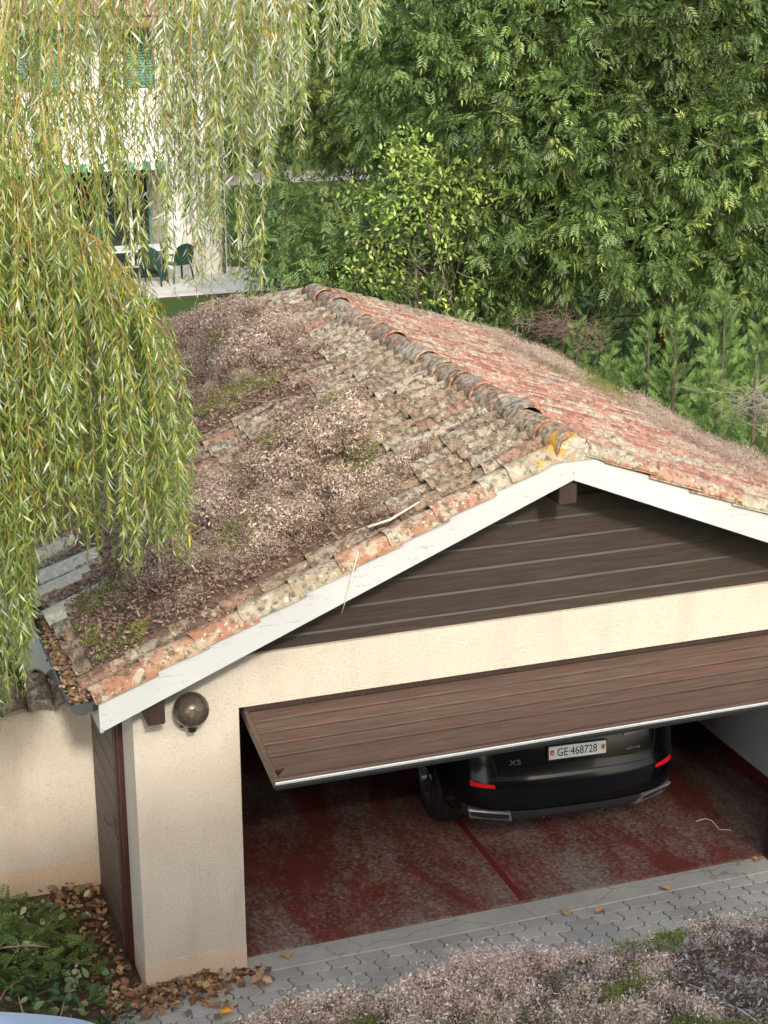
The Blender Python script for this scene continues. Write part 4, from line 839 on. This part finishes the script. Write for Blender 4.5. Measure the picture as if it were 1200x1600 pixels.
tag(npobj('leaf_litter', *inst(FL3*np.array([.42, .5, 1]), FL3F, np.stack([x[q], y[q], z+.015], 1), basis(rng.normal(0, 1, (n2, 3))*np.array([1, 1, .6]), rng.uniform(0, 6, n2)), rng.uniform(.010, .028, n2))[:2], M['litter'], np.repeat(pick(DK+[(.42, .36, .33), (.5, .44, .40)], n2, .3), 4, 0)), 'dark purple brown dry leaves on the foreground shed roof', 'leaf litter', kind='stuff')
gq = fbm(x*3.1+11, y*3.1+40)+.06*sstep(1.4, 2.4, x) > .60; q = np.where(gq & vis & (rng.random(n) < .55))[0]; n2 = len(q); tv, tf = sprig(14, .3, .6, .15); z = zf(y[q])+.06+.06*cv[q]+hump(x[q], y[q], .04)
tag(mobj('green_moss', inst(tv, tf, np.stack([x[q], y[q], z], 1), up_frames(n2, (0, .1, 1), .4), rng.uniform(.03, .06, n2), pick([(.2, .23, .06), (.27, .29, .09), (.15, .17, .05), (.33, .32, .10)], n2)), M['litter']), 'green stonecrop tufts on the foreground shed roof', 'moss', kind='stuff')
def onF(uv, dz=.14):
    out = []
    for u, w in uv: d = ray(u, w); t_ = (FZ+dz+FS*(FY-CAM[1])-CAM[2])/(d[2]+FS*d[1]); out.append(tuple(CAM+t_*d))
    return out
for lab, uv, r in (('long pale stalk lying straight across the shed roof', [(960, 1530), (1010, 1529), (1050, 1528), (1095, 1545)], .006), ('long curved pale stalk at the lower edge of the shed roof', [(1070, 1556), (1120, 1562), (1160, 1580), (1195, 1605)], .008), ('short white stalk lying on the pink stonecrop', [(915, 1573), (935, 1566), (955, 1562)], .007), ('thin grey stem lying on the shed roof between the long stalks', [(1100, 1540), (1098, 1555), (1072, 1570), (1090, 1590)], .004), ('thin stem arching above the dark litter on the shed roof', [(1005, 1515), (1015, 1500), (1030, 1490)], .004)):
    stick('dry_stalk', lab, 'stalk', onF(uv), r, M['stalk'])

# ------------------------------------------------------------------ heap of clippings, ivy and dry leaves left of the pillar
n = 2600; t = rng.uniform(0, 1, n); x = rng.uniform(-2.0, -.14, n); y = rng.uniform(-1.0, 1.5, n)
def heap(x, y): return .42*np.exp(-(((x+1.15)/.62)**2+((y-.35)/.85)**2))+.05*fbm(x*5, y*5)
gx, gy = np.meshgrid(np.arange(-2.3, -.1, .07), np.arange(-1.15, 1.64, .07), indexing='ij'); hz = heap(gx, gy)-.07; ids = np.arange(gx.size).reshape(gx.shape)
F = np.stack([ids[:-1, :-1].ravel(), ids[1:, :-1].ravel(), ids[1:, 1:].ravel(), ids[:-1, 1:].ravel()], 1)
HPi = tag(npobj('clippings_heap', np.stack([gx.ravel(), gy.ravel(), hz.ravel()], 1), F, M['soil'], None, None, True), 'mound of garden clippings left of the pillar', 'clippings', kind='stuff')
IV = np.array([(0, 0, 0), (.30, .05, .10), (.22, .04, .35), (.45, .06, .48), (.22, .0, .68), (0, -.08, 1.), (-.22, .0, .68), (-.45, .06, .48), (-.22, .04, .35), (-.30, .05, .10), (0, -.03, .45)])
IVF = np.array([(10, i, (i+1) % 10) for i in range(10)])
IO = np.array([(0, 0, 0), (.16, .03, .10), (.27, .04, .28), (.27, .04, .5), (.17, .0, .76), (0, -.08, 1.), (-.17, .0, .76), (-.27, .04, .5), (-.27, .04, .28), (-.16, .03, .10), (0, -.03, .45)])
k_ = 2300; x = rng.uniform(-2.0, -.2, k_); y = rng.uniform(-1.05, 1.5, k_); keep = rng.random(k_) < np.clip(heap(x, y)*3.0+.12+.5*np.exp(-(((x+.8)/.5)**2+((y+.4)/.4)**2)), 0, 1); x, y = x[keep], y[keep]; n = len(x)
ci = pick([(.05, .10, .03), (.09, .15, .05), (.035, .075, .028), (.30, .34, .16), (.14, .2, .07), (.48, .46, .28)], n, .2, [.28, .24, .2, .1, .12, .06])
h_ = n*2//3
tag(npobj('ivy_cuttings', *inst(IO, IVF, np.stack([x, y, heap(x, y)-.02+rng.uniform(0, .10, n)], 1), basis(rng.normal(0, 1, (n, 3))*np.array([1, 1, .5])+np.array([0, -.3, .1]), rng.uniform(-.9, .9, n)), rng.uniform(.035, .10, n))[:2], M['ivy'], np.repeat(ci, 11, 0)), 'cut green and cream ivy leaves heaped left of the pillar', 'ivy', kind='stuff')
def feather(nseg, w, l, droop=.15, sub=3):
    rr_ = np.random.default_rng(5); fc = []
    """flat scale-leaved spray: a stem with side shoots that fork again"""
    V = []; F = []
    def sl(p, d, ln, wd):
        k = len(V); p = np.array(p); d = unit(np.array(d)); s = np.array([d[2], 0, -d[0]]); V.extend([p-s*wd, p+s*wd, p+d*ln*.6+s*wd*.9+np.array([0, .01, 0]), p+d*ln, p+d*ln*.6-s*wd*.9]); F.extend([(k, k+1, k+2), (k, k+2, k+4), (k+4, k+2, k+3)]); g_ = rr_.uniform(.6, 1.2); fc.extend([g_*.75, g_*.75, g_, g_*1.35, g_])
    sl((0, 0, 0), (0, 0, 1), 1., .018)
    for i in range(nseg):
        t = (i+.6)/(nseg+.3); ln = l*(1-t*.75)
        for s in (-1, 1):
            sl((0, 0, t*.9), (s*.75, 0, .75), ln, w); b = np.array([s*.53*ln*.45, 0, t*.9+.53*ln*.45])
            for q in range(sub): sl(b+np.array([s*.53, 0, .53])*ln*.16*q, (s*(.15 if q % 2 else 1.0), .05, 1.0 if q % 2 else .15), ln*.42, w*.85)
    V = np.array(V, float); shade(V, fc); return V, np.array(F)
FT, FTF = feather(6, .022, .42)
n = 520; x = rng.normal(-1.05, .38, n).clip(-2, -.2); y = rng.normal(.45, .42, n).clip(-.6, 1.4)
tag(mobj('conifer_cuttings', inst(FT, FTF, np.stack([x, y, heap(x, y)-.02+rng.uniform(0, .08, n)], 1), basis(rng.normal(0, 1, (n, 3))*np.array([1, 1, .35])+np.array([.2, -.3, .25]), rng.uniform(0, 6, n)), rng.uniform(.10, .22, n), pick([(.11, .17, .04), (.15, .21, .05), (.09, .13, .035)], n)), M['conifer']), 'cut green conifer sprays on the heap left of the pillar', 'clippings', kind='stuff')
for i in range(16):
    a0 = random.uniform(0, 6.28); p = Vector((random.uniform(-1.7, -.5), random.uniform(-.6, .9), 0)); p.z = float(heap(p.x, p.y))+.02; pts = []
    for q in range(5): pts.append(p+Vector((math.cos(a0), math.sin(a0), 0))*.13*q+Vector((random.uniform(-.03, .03), random.uniform(-.03, .03), .05*math.sin(q*.9)+random.uniform(0, .03))))
    stick('cut_branch', 'bent bare brown branch lying in the clippings heap', 'branch', pts, random.uniform(.006, .011), M['twig'], 'bare cut branches in the clippings heap')
n = 1000; t = rng.random(n); x = np.where(t < .6, rng.uniform(-.35, .85, n), rng.uniform(-.5, -.08, n)); y = np.where(t < .6, -.02-np.abs(rng.normal(0, .17, n)), rng.uniform(-.2, 1.6, n)); y = np.where((x > -.02) & (y > -.02), -.05, y)
den = rng.random(n) < np.where(x > .5, .4, 1); x, y = x[den], y[den]; n = len(x)
tag(npobj('leaf_litter', *inst(IV*np.array([.9, 2.2, 1]), IVF, np.stack([x, y, rng.uniform(.0, .05, n)], 1), basis(rng.normal(0, 1, (n, 3))*np.array([1, 1, .35]), rng.uniform(-1, 1, n)), rng.uniform(.035, .085, n))[:2], M['litter'], np.repeat(pick([(.26, .14, .075), (.34, .20, .11), (.2, .10, .055), (.42, .28, .16), (.15, .09, .06)], n, .2), 11, 0)), 'curled brown dead leaves at the foot of the pillar', 'leaf litter', kind='stuff')
lv = MB(); lv.add(IV*np.array([1, 1.6, 1]), [tuple(f) for f in IVF]); ylw = simple('yellow_dry_leaf', (.46, .30, .10), .8, var=.3, scale=40); brn = simple('tan_dry_leaf', (.40, .24, .12), .8, var=.3, scale=40)
for i, (u, w, z, lab, mt) in enumerate(((445, 1489, .02, 'single yellow dry leaf on the threshold next to the pillar', ylw), (932, 1426, .02, 'single tan dry leaf on the block paving below the black car', brn), (1048, 1391, .015, 'single tan dry leaf on the paving towards the right jamb', brn), (1184, 1339, .02, 'single pale leaf on the threshold by the right door post', ylw), (344, 1583, .03, 'single bright orange leaf on the litter at the pillar foot', simple('orange_leaf', (.75, .30, .02), .7)), (887, 1430, .015, 'small brown leaf curled on the wavy paving joint', brn))):
    me = lv.mesh('fallen_leaf', mt); o = bpy.data.objects.new('fallen_leaf', me); link(o, Matrix.Translation(at(u, w, 2, z)) @ Matrix.Rotation(i*1.9, 4, 'Z') @ Matrix.Rotation(1.35, 4, 'X') @ Matrix.Scale(.10, 4)); tag(o, lab, 'leaf')
stick('twig', 'pale bent twig lying on the red garage floor', 'twig', [tuple(at(u, w, 2, .024)) for u, w in ((1088, 1283), (1102, 1279), (1112, 1282), (1124, 1296), (1142, 1297))], .006, M['stalk'])

# ------------------------------------------------------------------ weeping willow on the left
WI = empty('willow_tree', (-4.6, .6, -.07), 'weeping willow whose leafy strands hang over the left of the garage roof', 'tree')
tk = MB(); tk.tube([(-4.6, .6, -.1), (-4.5, .6, 1.5), (-4.3, .55, 3.2), (-4.1, .4, 5.0), (-3.8, .3, 6.6)], [.34, .28, .25, .2, .14], 12); tk.build('trunk', M['bark'], WI, True)
bA = [at(u, w, 1, -.8) for u, w in ((0, 268), (40, 305), (80, 338), (120, 358), (158, 378), (200, 425))]
br = [([(-3.8, .3, 6.6), (-2.8, -.1, 6.9), (-1.6, -.6, 6.7)]+[tuple(p) for p in bA], .03), ([(-3.9, .35, 6.2), (-2.5, .9, 7.9), (-.6, 1.2, 8.4), (1.2, 1.3, 8.0), (2.3, 1.2, 7.5)], .09), ([(-3.9, .35, 6.0), (-2.6, -.8, 7.4), (-1.0, -1.2, 7.9), (.6, -1.0, 7.6)], .08), ([(-4, .4, 5.6), (-3.6, -1.6, 7.0), (-3.0, -2.6, 7.6)], .07), ([(-4, .4, 5.8), (-3.2, 2.0, 7.4), (-1.4, 2.6, 8.1), (.8, 2.6, 7.8)], .08)]
for P, r in br:
    m = MB(); m.tube(P, [r*(1-.72*i/(len(P)-1)) for i in range(len(P))], 7); m.build('branch', M['bark'] if r > .06 else M['willowtwig'], WI, True)
strands = []
botA = ([-60, 0, 30, 48, 62, 90, 130, 170, 210, 250, 290, 312], [1060, 1150, 1120, 1060, 900, 860, 870, 890, 910, 880, 880, 890])
for i in range(370):
    ub = rng.uniform(-60, 305) if i > 85 else rng.uniform(-50, 60); f = rng.random()**.42; y = rng.uniform(-2.1, -.15)
    if ub > 195: y = rng.uniform(-1.9, -.35)
    us = np.clip(ub*.72-10+rng.normal(0, 14), -80, 205); ws = np.interp(us, [-80, 0, 40, 120, 160, 205], [215, 268, 305, 358, 378, 432])+rng.uniform(-8, 60)-(rng.uniform(0, 1)**1.5*330 if rng.random() < .4 and us < 150 else 0)
    wb = ws+(np.interp(ub, *botA)-ws)*(.28+.72*f); strands.append((us, ws, ub, wb, y, 0))
botB = ([-60, 0, 60, 120, 170, 210, 260, 300, 340, 370, 395, 412, 425, 445, 470, 500, 525, 545, 570, 590], [320, 330, 330, 300, 330, 430, 450, 480, 480, 440, 500, 470, 250, 190, 235, 110, 140, 60, 75, 70])
for i in range(385):
    ub = rng.uniform(-50, 480) if i < 315 else rng.uniform(330, 592); f = rng.random()**.5
    if 345 < ub < 408 and rng.random() < .7: f *= .35
    if (ub < 250 and rng.random() < .08) or ((35 < ub < 105 or 195 < ub < 245) and rng.random() < .3): continue
    wb = -40+(np.interp(ub, *botB)+40)*(.3+.7*f); strands.append((ub+rng.normal(0, 10), -70, ub, wb, rng.uniform(-1.2, 2.0), 1))
for (ub, wb) in ((588, 70), (572, 60), (522, 140), (515, 95), (470, 232), (462, 200), (412, 470), (330, 478), (305, 470), (445, 190)): strands.append((ub-4, -70, ub, wb, rng.uniform(-.6, .8), 1))
for i in range(90): ub = rng.uniform(-230, -12); strands.append((ub, 400, ub, rng.uniform(950, 1300), rng.uniform(-2.6, -.8), 0))  # unseen strands left of the frame, added to shade the garden wall
for i in range(130): ub = rng.uniform(-620, -60); strands.append((ub, -90, ub+rng.normal(0, 15), rng.uniform(300, 1150), rng.uniform(-2, 1.4), 0))  # rest of the willow out of view, also added for its shade
LP_, LD, LS, LC_ = [], [], [], []; st = MB()
GW_ = [(.18, .245, .05), (.23, .30, .07), (.14, .195, .045), (.29, .34, .10)]; SV = [(.40, .45, .35), (.50, .54, .45), (.34, .40, .28)]
for us, ws, ub, wb, y, lay in strands:
    A = at(us, ws, 1, y); B = at(ub, wb, 1, y+rng.normal(0, .12)); n = max(int((A[2]-B[2])/.15), 4); t = np.linspace(0, 1, n+1); e = (1-np.exp(-3*t))/(1-math.exp(-3)); wob = rng.uniform(0, 6)
    P = np.stack([A[0]+(B[0]-A[0])*e+.014*np.sin(t*9+wob), A[1]+(B[1]-A[1])*e+.014*np.cos(t*8+wob), A[2]+(B[2]-A[2])*(.25*t*t+.75*t)], 1)
    st.tube([tuple(p) for p in P], [.0034*(1-.6*k/n) for k in range(n+1)], 3, False)
    L = np.concatenate([[0], np.cumsum(np.linalg.norm(np.diff(P, axis=0), axis=1))]); m_ = int(L[-1]/(.0135 if lay else .0125)); q = np.linspace(.06 if not lay else 0, 1, m_)
    q = q[rng.random(m_) < (.93 if lay == 0 else .82)]; m_ = len(q); X = np.stack([np.interp(q*L[-1], L, P[:, k]) for k in range(3)], 1)
    az = (np.arange(m_) % 2)*math.pi+rng.uniform(0, 6.28)+rng.normal(0, 1.6, m_); sp = rng.uniform(.15, .85, m_)
    LP_.append(X); LD.append(np.stack([np.cos(az)*sp, np.sin(az)*sp, -np.ones(m_)*rng.uniform(.5, 1, m_)], 1)); s_ = rng.uniform(.045, .105, m_)*np.where(q > .93, .7, 1); LS.append(s_)
    c = pick(GW_, m_, .22); sv = rng.random(m_) < (.13 if lay == 0 else (.45 if ub > 240 else .28)); c[sv] = pick(SV, sv.sum(), .15); yl = rng.random(m_) < .015; c[yl] = (.55, .40, .04); LC_.append(c)
WL = np.array([(0, 0, 0), (.11, .03, .38), (-.11, .03, .38), (.08, .0, .7), (-.08, .0, .7), (0, -.12, 1.)]); WLF = np.array([(0, 1, 2), (1, 3, 2), (2, 3, 4), (3, 5, 4)])
X, D_, s_, c = np.concatenate(LP_), np.concatenate(LD), np.concatenate(LS), np.concatenate(LC_); n = len(X)
V, F, C_ = inst(WL, WLF, X, basis(D_, rng.uniform(0, 6.28, n)), np.stack([s_*.56, s_*rng.choice([-1, 1], n)*rng.uniform(.4, 2.2, n), s_], 1), c)
tag(npobj('crown', V, F, M['willow'], C_, WI), kind='stuff'); tag(st.build('strands', M['willowtwig'], WI), kind='stuff')

# ------------------------------------------------------------------ trees and shrubs behind
def compound(pairs=4, ll=.37, lw=.05, droop=.25):
    V = []; F = []
    def lf(p, d, l, w):
        k = len(V); p = np.array(p, float); d = unit(np.array(d, float)); s = unit(np.cross(d, [0, 1, 0])); V.extend([p, p+d*l*.42+s*w+np.array([0, .03, 0]), p+d*l+np.array([0, -.05, 0]), p+d*l*.42-s*w+np.array([0, .03, 0])]); F.extend([(k, k+1, k+2), (k, k+2, k+3)])
    for i in range(pairs):
        t = .3+.62*i/pairs
        for s in (-1, 1): lf((0, -droop*t*t, t*.9), (s*.8, -.15, .62), ll*(1-.1*i/pairs), lw)
    lf((0, -droop*.8, .84), (0, -.4, 1), ll, lw*1.05); k = len(V); fc = np.repeat(np.random.default_rng(2).uniform(.75, 1.25, k//4), 4); V.extend([np.array([-.008, 0, 0]), np.array([.008, 0, 0]), np.array([0, -droop*.8, .86])]); F.append((k, k+1, k+2)); V = np.array(V); shade(V, list(fc)+[1, 1, 1])
    return V, np.array(F)
AL, ALF = compound()
OV = np.array([(0, 0, 0), (.23, .03, .35), (.17, .02, .72), (0, -.05, 1), (-.17, .02, .72), (-.23, .03, .35)]); OVF = np.array([(0, 1, 5), (1, 2, 5), (5, 2, 4), (2, 3, 4)])
def lobes_tree(name, label, cat, base, lobes, tmpl, size, pal, w=None, twigs=110, per=8, droop=.4, mat='leaf', trunk=.22, group=None, shell=.55, twigr=.35, density=1.0):
    T = empty(name, base, label, cat, group); tv, tf = tmpl; b = Vector(base); X = []; DD = []; CC = []
    cen = np.array([l[0] for l in lobes]); top = Vector(cen.mean(0)); m = MB(); mid = b+(top-b)*.55+Vector((.15, .1, 0)); m.tube([b-Vector((0, 0, .05)), b+(mid-b)*.5+Vector((.08, 0, 0)), mid, top], [trunk, trunk*.85, trunk*.7, trunk*.4], 10); m.build('trunk', M['bark'], T, True)
    for c, r in lobes:
        lt_ = random.uniform(.66, 1.42); m = MB(); c = Vector(c); p0 = mid+(top-mid)*random.uniform(0, .8); md = p0.lerp(c, .5)+Vector((0, 0, -.15*r)); m.tube([p0, md, c, c+(c-md).normalized()*r*.7], [trunk*.32, trunk*.22, trunk*.14, .008], 6); m.build('limb', M['bark'], T, True)  # per-lobe tone paints bright and shaded masses into the leaf colour
        k = int(twigs*r*r*density); d = rdir(k); rad = r*(shell+(1-shell)*rng.random(k)**.6)*(1+.25*(fbm(d[:, 0]*2+c.x, d[:, 1]*2+d[:, 2]*2)-.5)*2); p = np.array(c)+d*rad[:, None]*np.array([1, 1, .85])
        for q in range(per):
            off = rng.normal(0, twigr*.5, (k, 3))*np.array([1, 1, .7]); X.append(p+off); DD.append(d*.55+rdir(k)*1.0+np.array([0, 0, -droop])); tone = rng.uniform(.8, 1.2, (k, 1))*lt_; CC.append(pick(pal, k, .18, w)*tone)
    X, DD, CC = np.concatenate(X), np.concatenate(DD), np.concatenate(CC); n = len(X); zmin = float(base[2])+.15; ok = X[:, 2] > zmin; X, DD, CC = X[ok], DD[ok], CC[ok]; n = len(X)
    # leaves turn their upper face towards the sky
    d = unit(DD); up = np.array([[0, 0, 1.]])+rng.normal(0, .45, (n, 3)); yv = unit(up-(up*d).sum(1, keepdims=True)*d); R = np.stack([np.cross(yv, d), yv, d], 2)
    V, F, C_ = inst(tv, tf, X, R, rng.uniform(.75, 1.2, n)*size, CC); tag(npobj('crown', V, F, M[mat], C_, T), kind='stuff'); return T
def lob(L): return [(at(u, w, 1, y), r*.94) for u, w, y, r in L]
ASH = [(.085, .14, .04), (.115, .18, .052), (.065, .11, .034), (.16, .225, .07), (.25, .30, .08)]; AW_ = [.3, .3, .2, .14, .06]
lobes_tree('ash_tree', 'large ash tree with feathery dark green leaves behind the garage', 'tree', (12.2, 14.5, -.07), lob([(700, 40, 11, 1.4), (830, 20, 10.4, 1.4), (960, 60, 10, 1.4), (1090, 30, 9.6, 1.4), (1190, 110, 9.2, 1.3), (760, 180, 10.4, 1.2), (880, 200, 9.6, 1.2), (1000, 200, 9.3, 1.1), (1110, 250, 9, 1.1), (1200, 300, 8.9, 1.0), (810, 310, 9.8, .95), (910, 330, 9.4, .9), (690, 310, 10.2, .8), (985, 370, 9, .8), (1150, 400, 9, .8), (860, 400, 9.6, .7), (1240, 430, 9, .9), (650, 130, 11.8, 1.3), (1060, 440, 9.2, .6), (1300, 200, 9.5, 1.4), (800, -130, 11, 1.6), (1000, -140, 10.5, 1.6), (1200, -120, 10, 1.6), (940, 300, 12.5, 1.3), (1080, 350, 12, 1.2)]), (AL, ALF), .225, ASH, AW_, twigs=125, per=9, trunk=.24, twigr=.13, droop=.3, shell=.62)
BGC = [(.10, .15, .04), (.14, .19, .05), (.075, .11, .034), (.20, .24, .065)]
lobes_tree('tree', 'finer leaved tree between the ash and the white house', 'tree', (9.6, 18.5, -.07), lob([(450, 90, 19, 1.5), (540, 70, 18, 1.7), (600, 170, 17, 1.3), (520, 180, 18, 1.3), (460, 190, 19, 1.1), (570, 240, 17, .8), (640, 40, 18, 1.7), (500, -60, 19, 2), (620, -80, 18.5, 2), (430, 10, 20, 1.3)]), (AL, ALF), .22, BGC, None, twigs=95, per=8, trunk=.16, twigr=.2, droop=.22)
lobes_tree('shrub', 'loose green shrub growing right behind the roof ridge end', 'shrub', (6.4, 11.4, -.07), lob([(470, 395, 12, .62), (540, 400, 11.4, .6), (510, 330, 12.4, .6), (590, 420, 11, .5), (450, 330, 13, .5), (575, 345, 12, .55), (520, 440, 11.2, .4), (430, 430, 12, .4)]), (AL, ALF), .24, [(.09, .15, .045), (.12, .19, .05), (.07, .12, .04), (.19, .24, .07)], None, twigs=150, per=6, trunk=.05)
lobes_tree('shrub', 'dark feathery shrub under the ash tree behind the right slope', 'shrub', (8.2, 11.2, -.07), lob([(650, 380, 11, .6), (720, 400, 10.6, .6), (780, 390, 10.4, .6), (690, 440, 10.6, .45), (760, 445, 10.4, .45), (830, 440, 10.2, .5), (620, 440, 11, .4)]), (AL, ALF), .24, ASH[:4], None, twigs=150, per=6, trunk=.05)
lobes_tree('shrub', 'bright yellow green leafed shrub rising behind the garage ridge', 'shrub', (6.9, 9.6, -.07), lob([(640, 250, 9.2, .38), (665, 300, 9.2, .32), (700, 270, 9.3, .34), (610, 320, 9.1, .26), (730, 300, 9.5, .25), (640, 225, 9.3, .25), (590, 360, 9.1, .26), (640, 340, 9.3, .24), (570, 300, 9.4, .22), (700, 340, 9.4, .26), (760, 290, 9.6, .2), (610, 400, 9.1, .24), (690, 390, 9.2, .22)]), (OV, OVF), .075, [(.19, .28, .055), (.26, .36, .08), (.14, .21, .045), (.32, .38, .10)], None, twigs=330, per=7, trunk=.018, droop=.2, twigr=.22, shell=.35)
lobes_tree('shrub', 'low yellow green seedling bush at the foot of the bright shrub', 'shrub', (6.2, 9.2, 1.2), lob([(600, 430, 8.8, .22), (660, 440, 8.8, .2), (560, 420, 9, .2), (735, 455, 8.8, .22), (680, 465, 8.7, .16), (590, 400, 9, .16)]), (OV, OVF), .07, [(.24, .33, .06), (.29, .38, .08), (.2, .28, .05), (.34, .36, .10)], None, twigs=320, per=5, trunk=.02, droop=.2, twigr=.2, shell=.3)
FAR = [(.06, .10, .028), (.085, .13, .035), (.05, .08, .025)]
for i, (x, y, r, lab) in enumerate(((11, 44, 3.0, 'far dark tree across the lawn beside the house'), (17, 49, 3.4, 'far broad tree beyond the path behind the ash'), (24, 47, 3.6, 'far tall tree to the right beyond the path'), (13.5, 56, 3.8, 'far tree standing behind the path in the lawn gap'), (31, 45, 3.8, 'far rounded tree behind the conifer hedge'))):
    b = (x, y, -.07); Ls = [((x+random.uniform(-1, 1)*r*.8, y+random.uniform(-1, 1)*r*.6, r*.6+k*r*.42), r*.62) for k in range(5)]+[((x+random.uniform(-1, 1)*r, y-r*.4, r*.45+k*.9), r*.5) for k in range(3)]
    lobes_tree('tree', lab, 'tree', b, Ls, (OV, OVF), .34, FAR, None, twigs=38, per=5, trunk=.3, twigr=1.0)
# hedge between lawn and garage back, closes the view under the ash
lobes_tree('hedge', 'dark evergreen hedge below the ash tree', 'hedge', (13, 15.5, -.07), [((7.2+i*1.05, 15.6+.5*(i % 2)+.25*i*0, .9+.9*(i % 3)*.6), 1.05) for i in range(13)], (AL, ALF), .30, FAR, None, twigs=60, per=6, trunk=.06)

# conifer hedge shoots to the right of the roof
CF, CFF = feather(5, .017, .42, sub=2)
CONC = [(.15, .25, .07), (.19, .31, .09), (.12, .20, .055), (.24, .35, .11)]
for i, (u, w, x, wd, lab) in enumerate(((905, 500, 7.5, .36, 'small conifer at the far end of the right eaves'), (1015, 494, 7.6, .28, 'twin tipped young conifer beside the right eaves'), (1057, 486, 7.7, .32, 'tallest pointed young conifer beside the right eaves'), (1112, 545, 7.5, .28, 'short young conifer between the pointed one and the dead twigs'), (1185, 505, 8.0, .42, 'spreading conifer behind the tangle of dead twigs'), (1135, 440, 8.6, .36, 'conifer with yellowed tips below the ash branches'), (955, 552, 7.35, .34, 'low conifer sprouting over the eaves stonecrop'), (1120, 610, 7.3, .28, 'lowest conifer tuft touching the right eaves'), (940, 478, 8.4, .36, 'shaded conifer in the hedge behind the eaves'), (862, 505, 8.2, .34, 'shaded conifer by the dead heather'))):
    tp = at(u, w, 0, x); b = np.array([tp[0], tp[1], -.07]); E_ = empty('conifer', b, lab, 'conifer', 'conifers along the right eaves'); H_ = tp[2]+.07; m = MB(); m.tube([tuple(b), (b[0]+.03, b[1], H_*.5), tuple(tp)], [.05, .03, .006], 7); m.build('trunk', M['bark'], E_, True)
    X, d, sz = [], [], []; nb = 60; lean = rng.normal(0, .12, 2); dep = min(H_-.4, 1.9)
    for q in range(nb):
        t = ((q+rng.random())/nb)**.85; az = q*2.4+rng.normal(0, .3); ln = 1.45*wd*min(1, .13+1.15*t)*rng.uniform(.5, 1.3); o = np.array([math.cos(az), math.sin(az), 0]); root = np.array([b[0]+lean[0]*t, b[1]+lean[1]*t, H_-.07-t*dep]); bd = unit(o*rng.uniform(.6, 1.2)+np.array([0, 0, rng.uniform(.35, .95)]))
        for e in np.linspace(.15, 1, 9): X.append(root+bd*ln*e+rng.normal(0, .012, 3)); d.append(bd+unit(rng.normal(size=3))*(.55 if e < .95 else .1)+np.array([0, 0, .25])); sz.append((.085+.07*min(1, 2*t))*rng.uniform(.75, 1.25)*(1.25-.35*e))
    for e in np.linspace(0, .5, 9): X.append(tp-np.array([0, 0, .10+e*.6])); d.append(np.array([rng.normal(0, .25), rng.normal(0, .25), 1])); sz.append(.12)
    X, d, sz = np.array(X), np.array(d), np.array(sz); n = len(X)
    V, F, C_ = inst(CF, CFF, X, basis(d, rng.uniform(0, 6.28, n)), sz, pick(CONC, n, .25)*(1 if i not in (8, 9) else .75)); tag(npobj('foliage', V, F, M['conifer'], C_, E_), kind='stuff')  # the two shaded conifers have their shade painted in as darker foliage
# tangle of dead grey twigs and dead heather
def tangle(name, label, c, rad, n, r, mat, cat):
    T = empty(name, (c[0], c[1], -.07), label, cat); m = MB(); m.tube([(c[0], c[1], -.1), tuple(c)], [.04, .02], 7); m.build('trunk', M['bark'], T, True); m = MB()
    for i in range(n):
        d = Vector(rdir(1)[0]); d.z *= .5; p = Vector(c)+Vector(rng.normal(0, 1, 3)*np.array(rad)*.55); pts = [p]
        for q in range(5): d = (d+Vector(rdir(1)[0])*.45).normalized(); pts.append(pts[-1]+d*random.uniform(.04, .11))
        m.tube(pts, [r*(1-.7*k/5) for k in range(6)], 4, False)
    tag(m.build('twigs', mat, T, True), kind='stuff')
M['greytwig'] = simple('grey_dead_twig', (.24, .20, .175), .95, var=.35, scale=8, spec=.1); M['heath'] = simple('dead_heather', (.17, .11, .095), .95, var=.35, scale=8, spec=.1)
tangle('dead_shrub', 'tangle of bare grey twigs beside the right eaves', at(1205, 640, 0, 7.5), (.3, .7, .12), 150, .005, M['greytwig'], 'shrub')
tangle('dead_shrub', 'dead pinkish heather behind the roof hip', at(880, 512, 0, 7.5), (.4, .7, .10), 200, .004, M['heath'], 'shrub')
tangle('dead_shrub', 'bare brown stems below the yellow green shrub', at(650, 420, 1, 9.0), (.5, .4, .45), 26, .004, M['greytwig'], 'shrub')
for tl_, (u, w, y, z0) in (('slim pale trunk of a sapling on the lawn behind the shrub', (435, 330, 17, 0)),):
    p = at(u, w, 1, y); e = empty('sapling', (p[0], p[1], -.07), tl_, 'tree'); m = MB(); m.tube([(p[0]-.08, p[1], -.1), (p[0], p[1], 1), (p[0]+.1, p[1], p[2]+.1)], [.06, .05, .04], 8); m.build('trunk', M['twig'], e, True)
print('OBJECTS', len(bpy.data.objects), 'TRIS', sum(len(m.loop_triangles) if m.loop_triangles else sum(1 for _ in ()) for m in bpy.data.meshes))
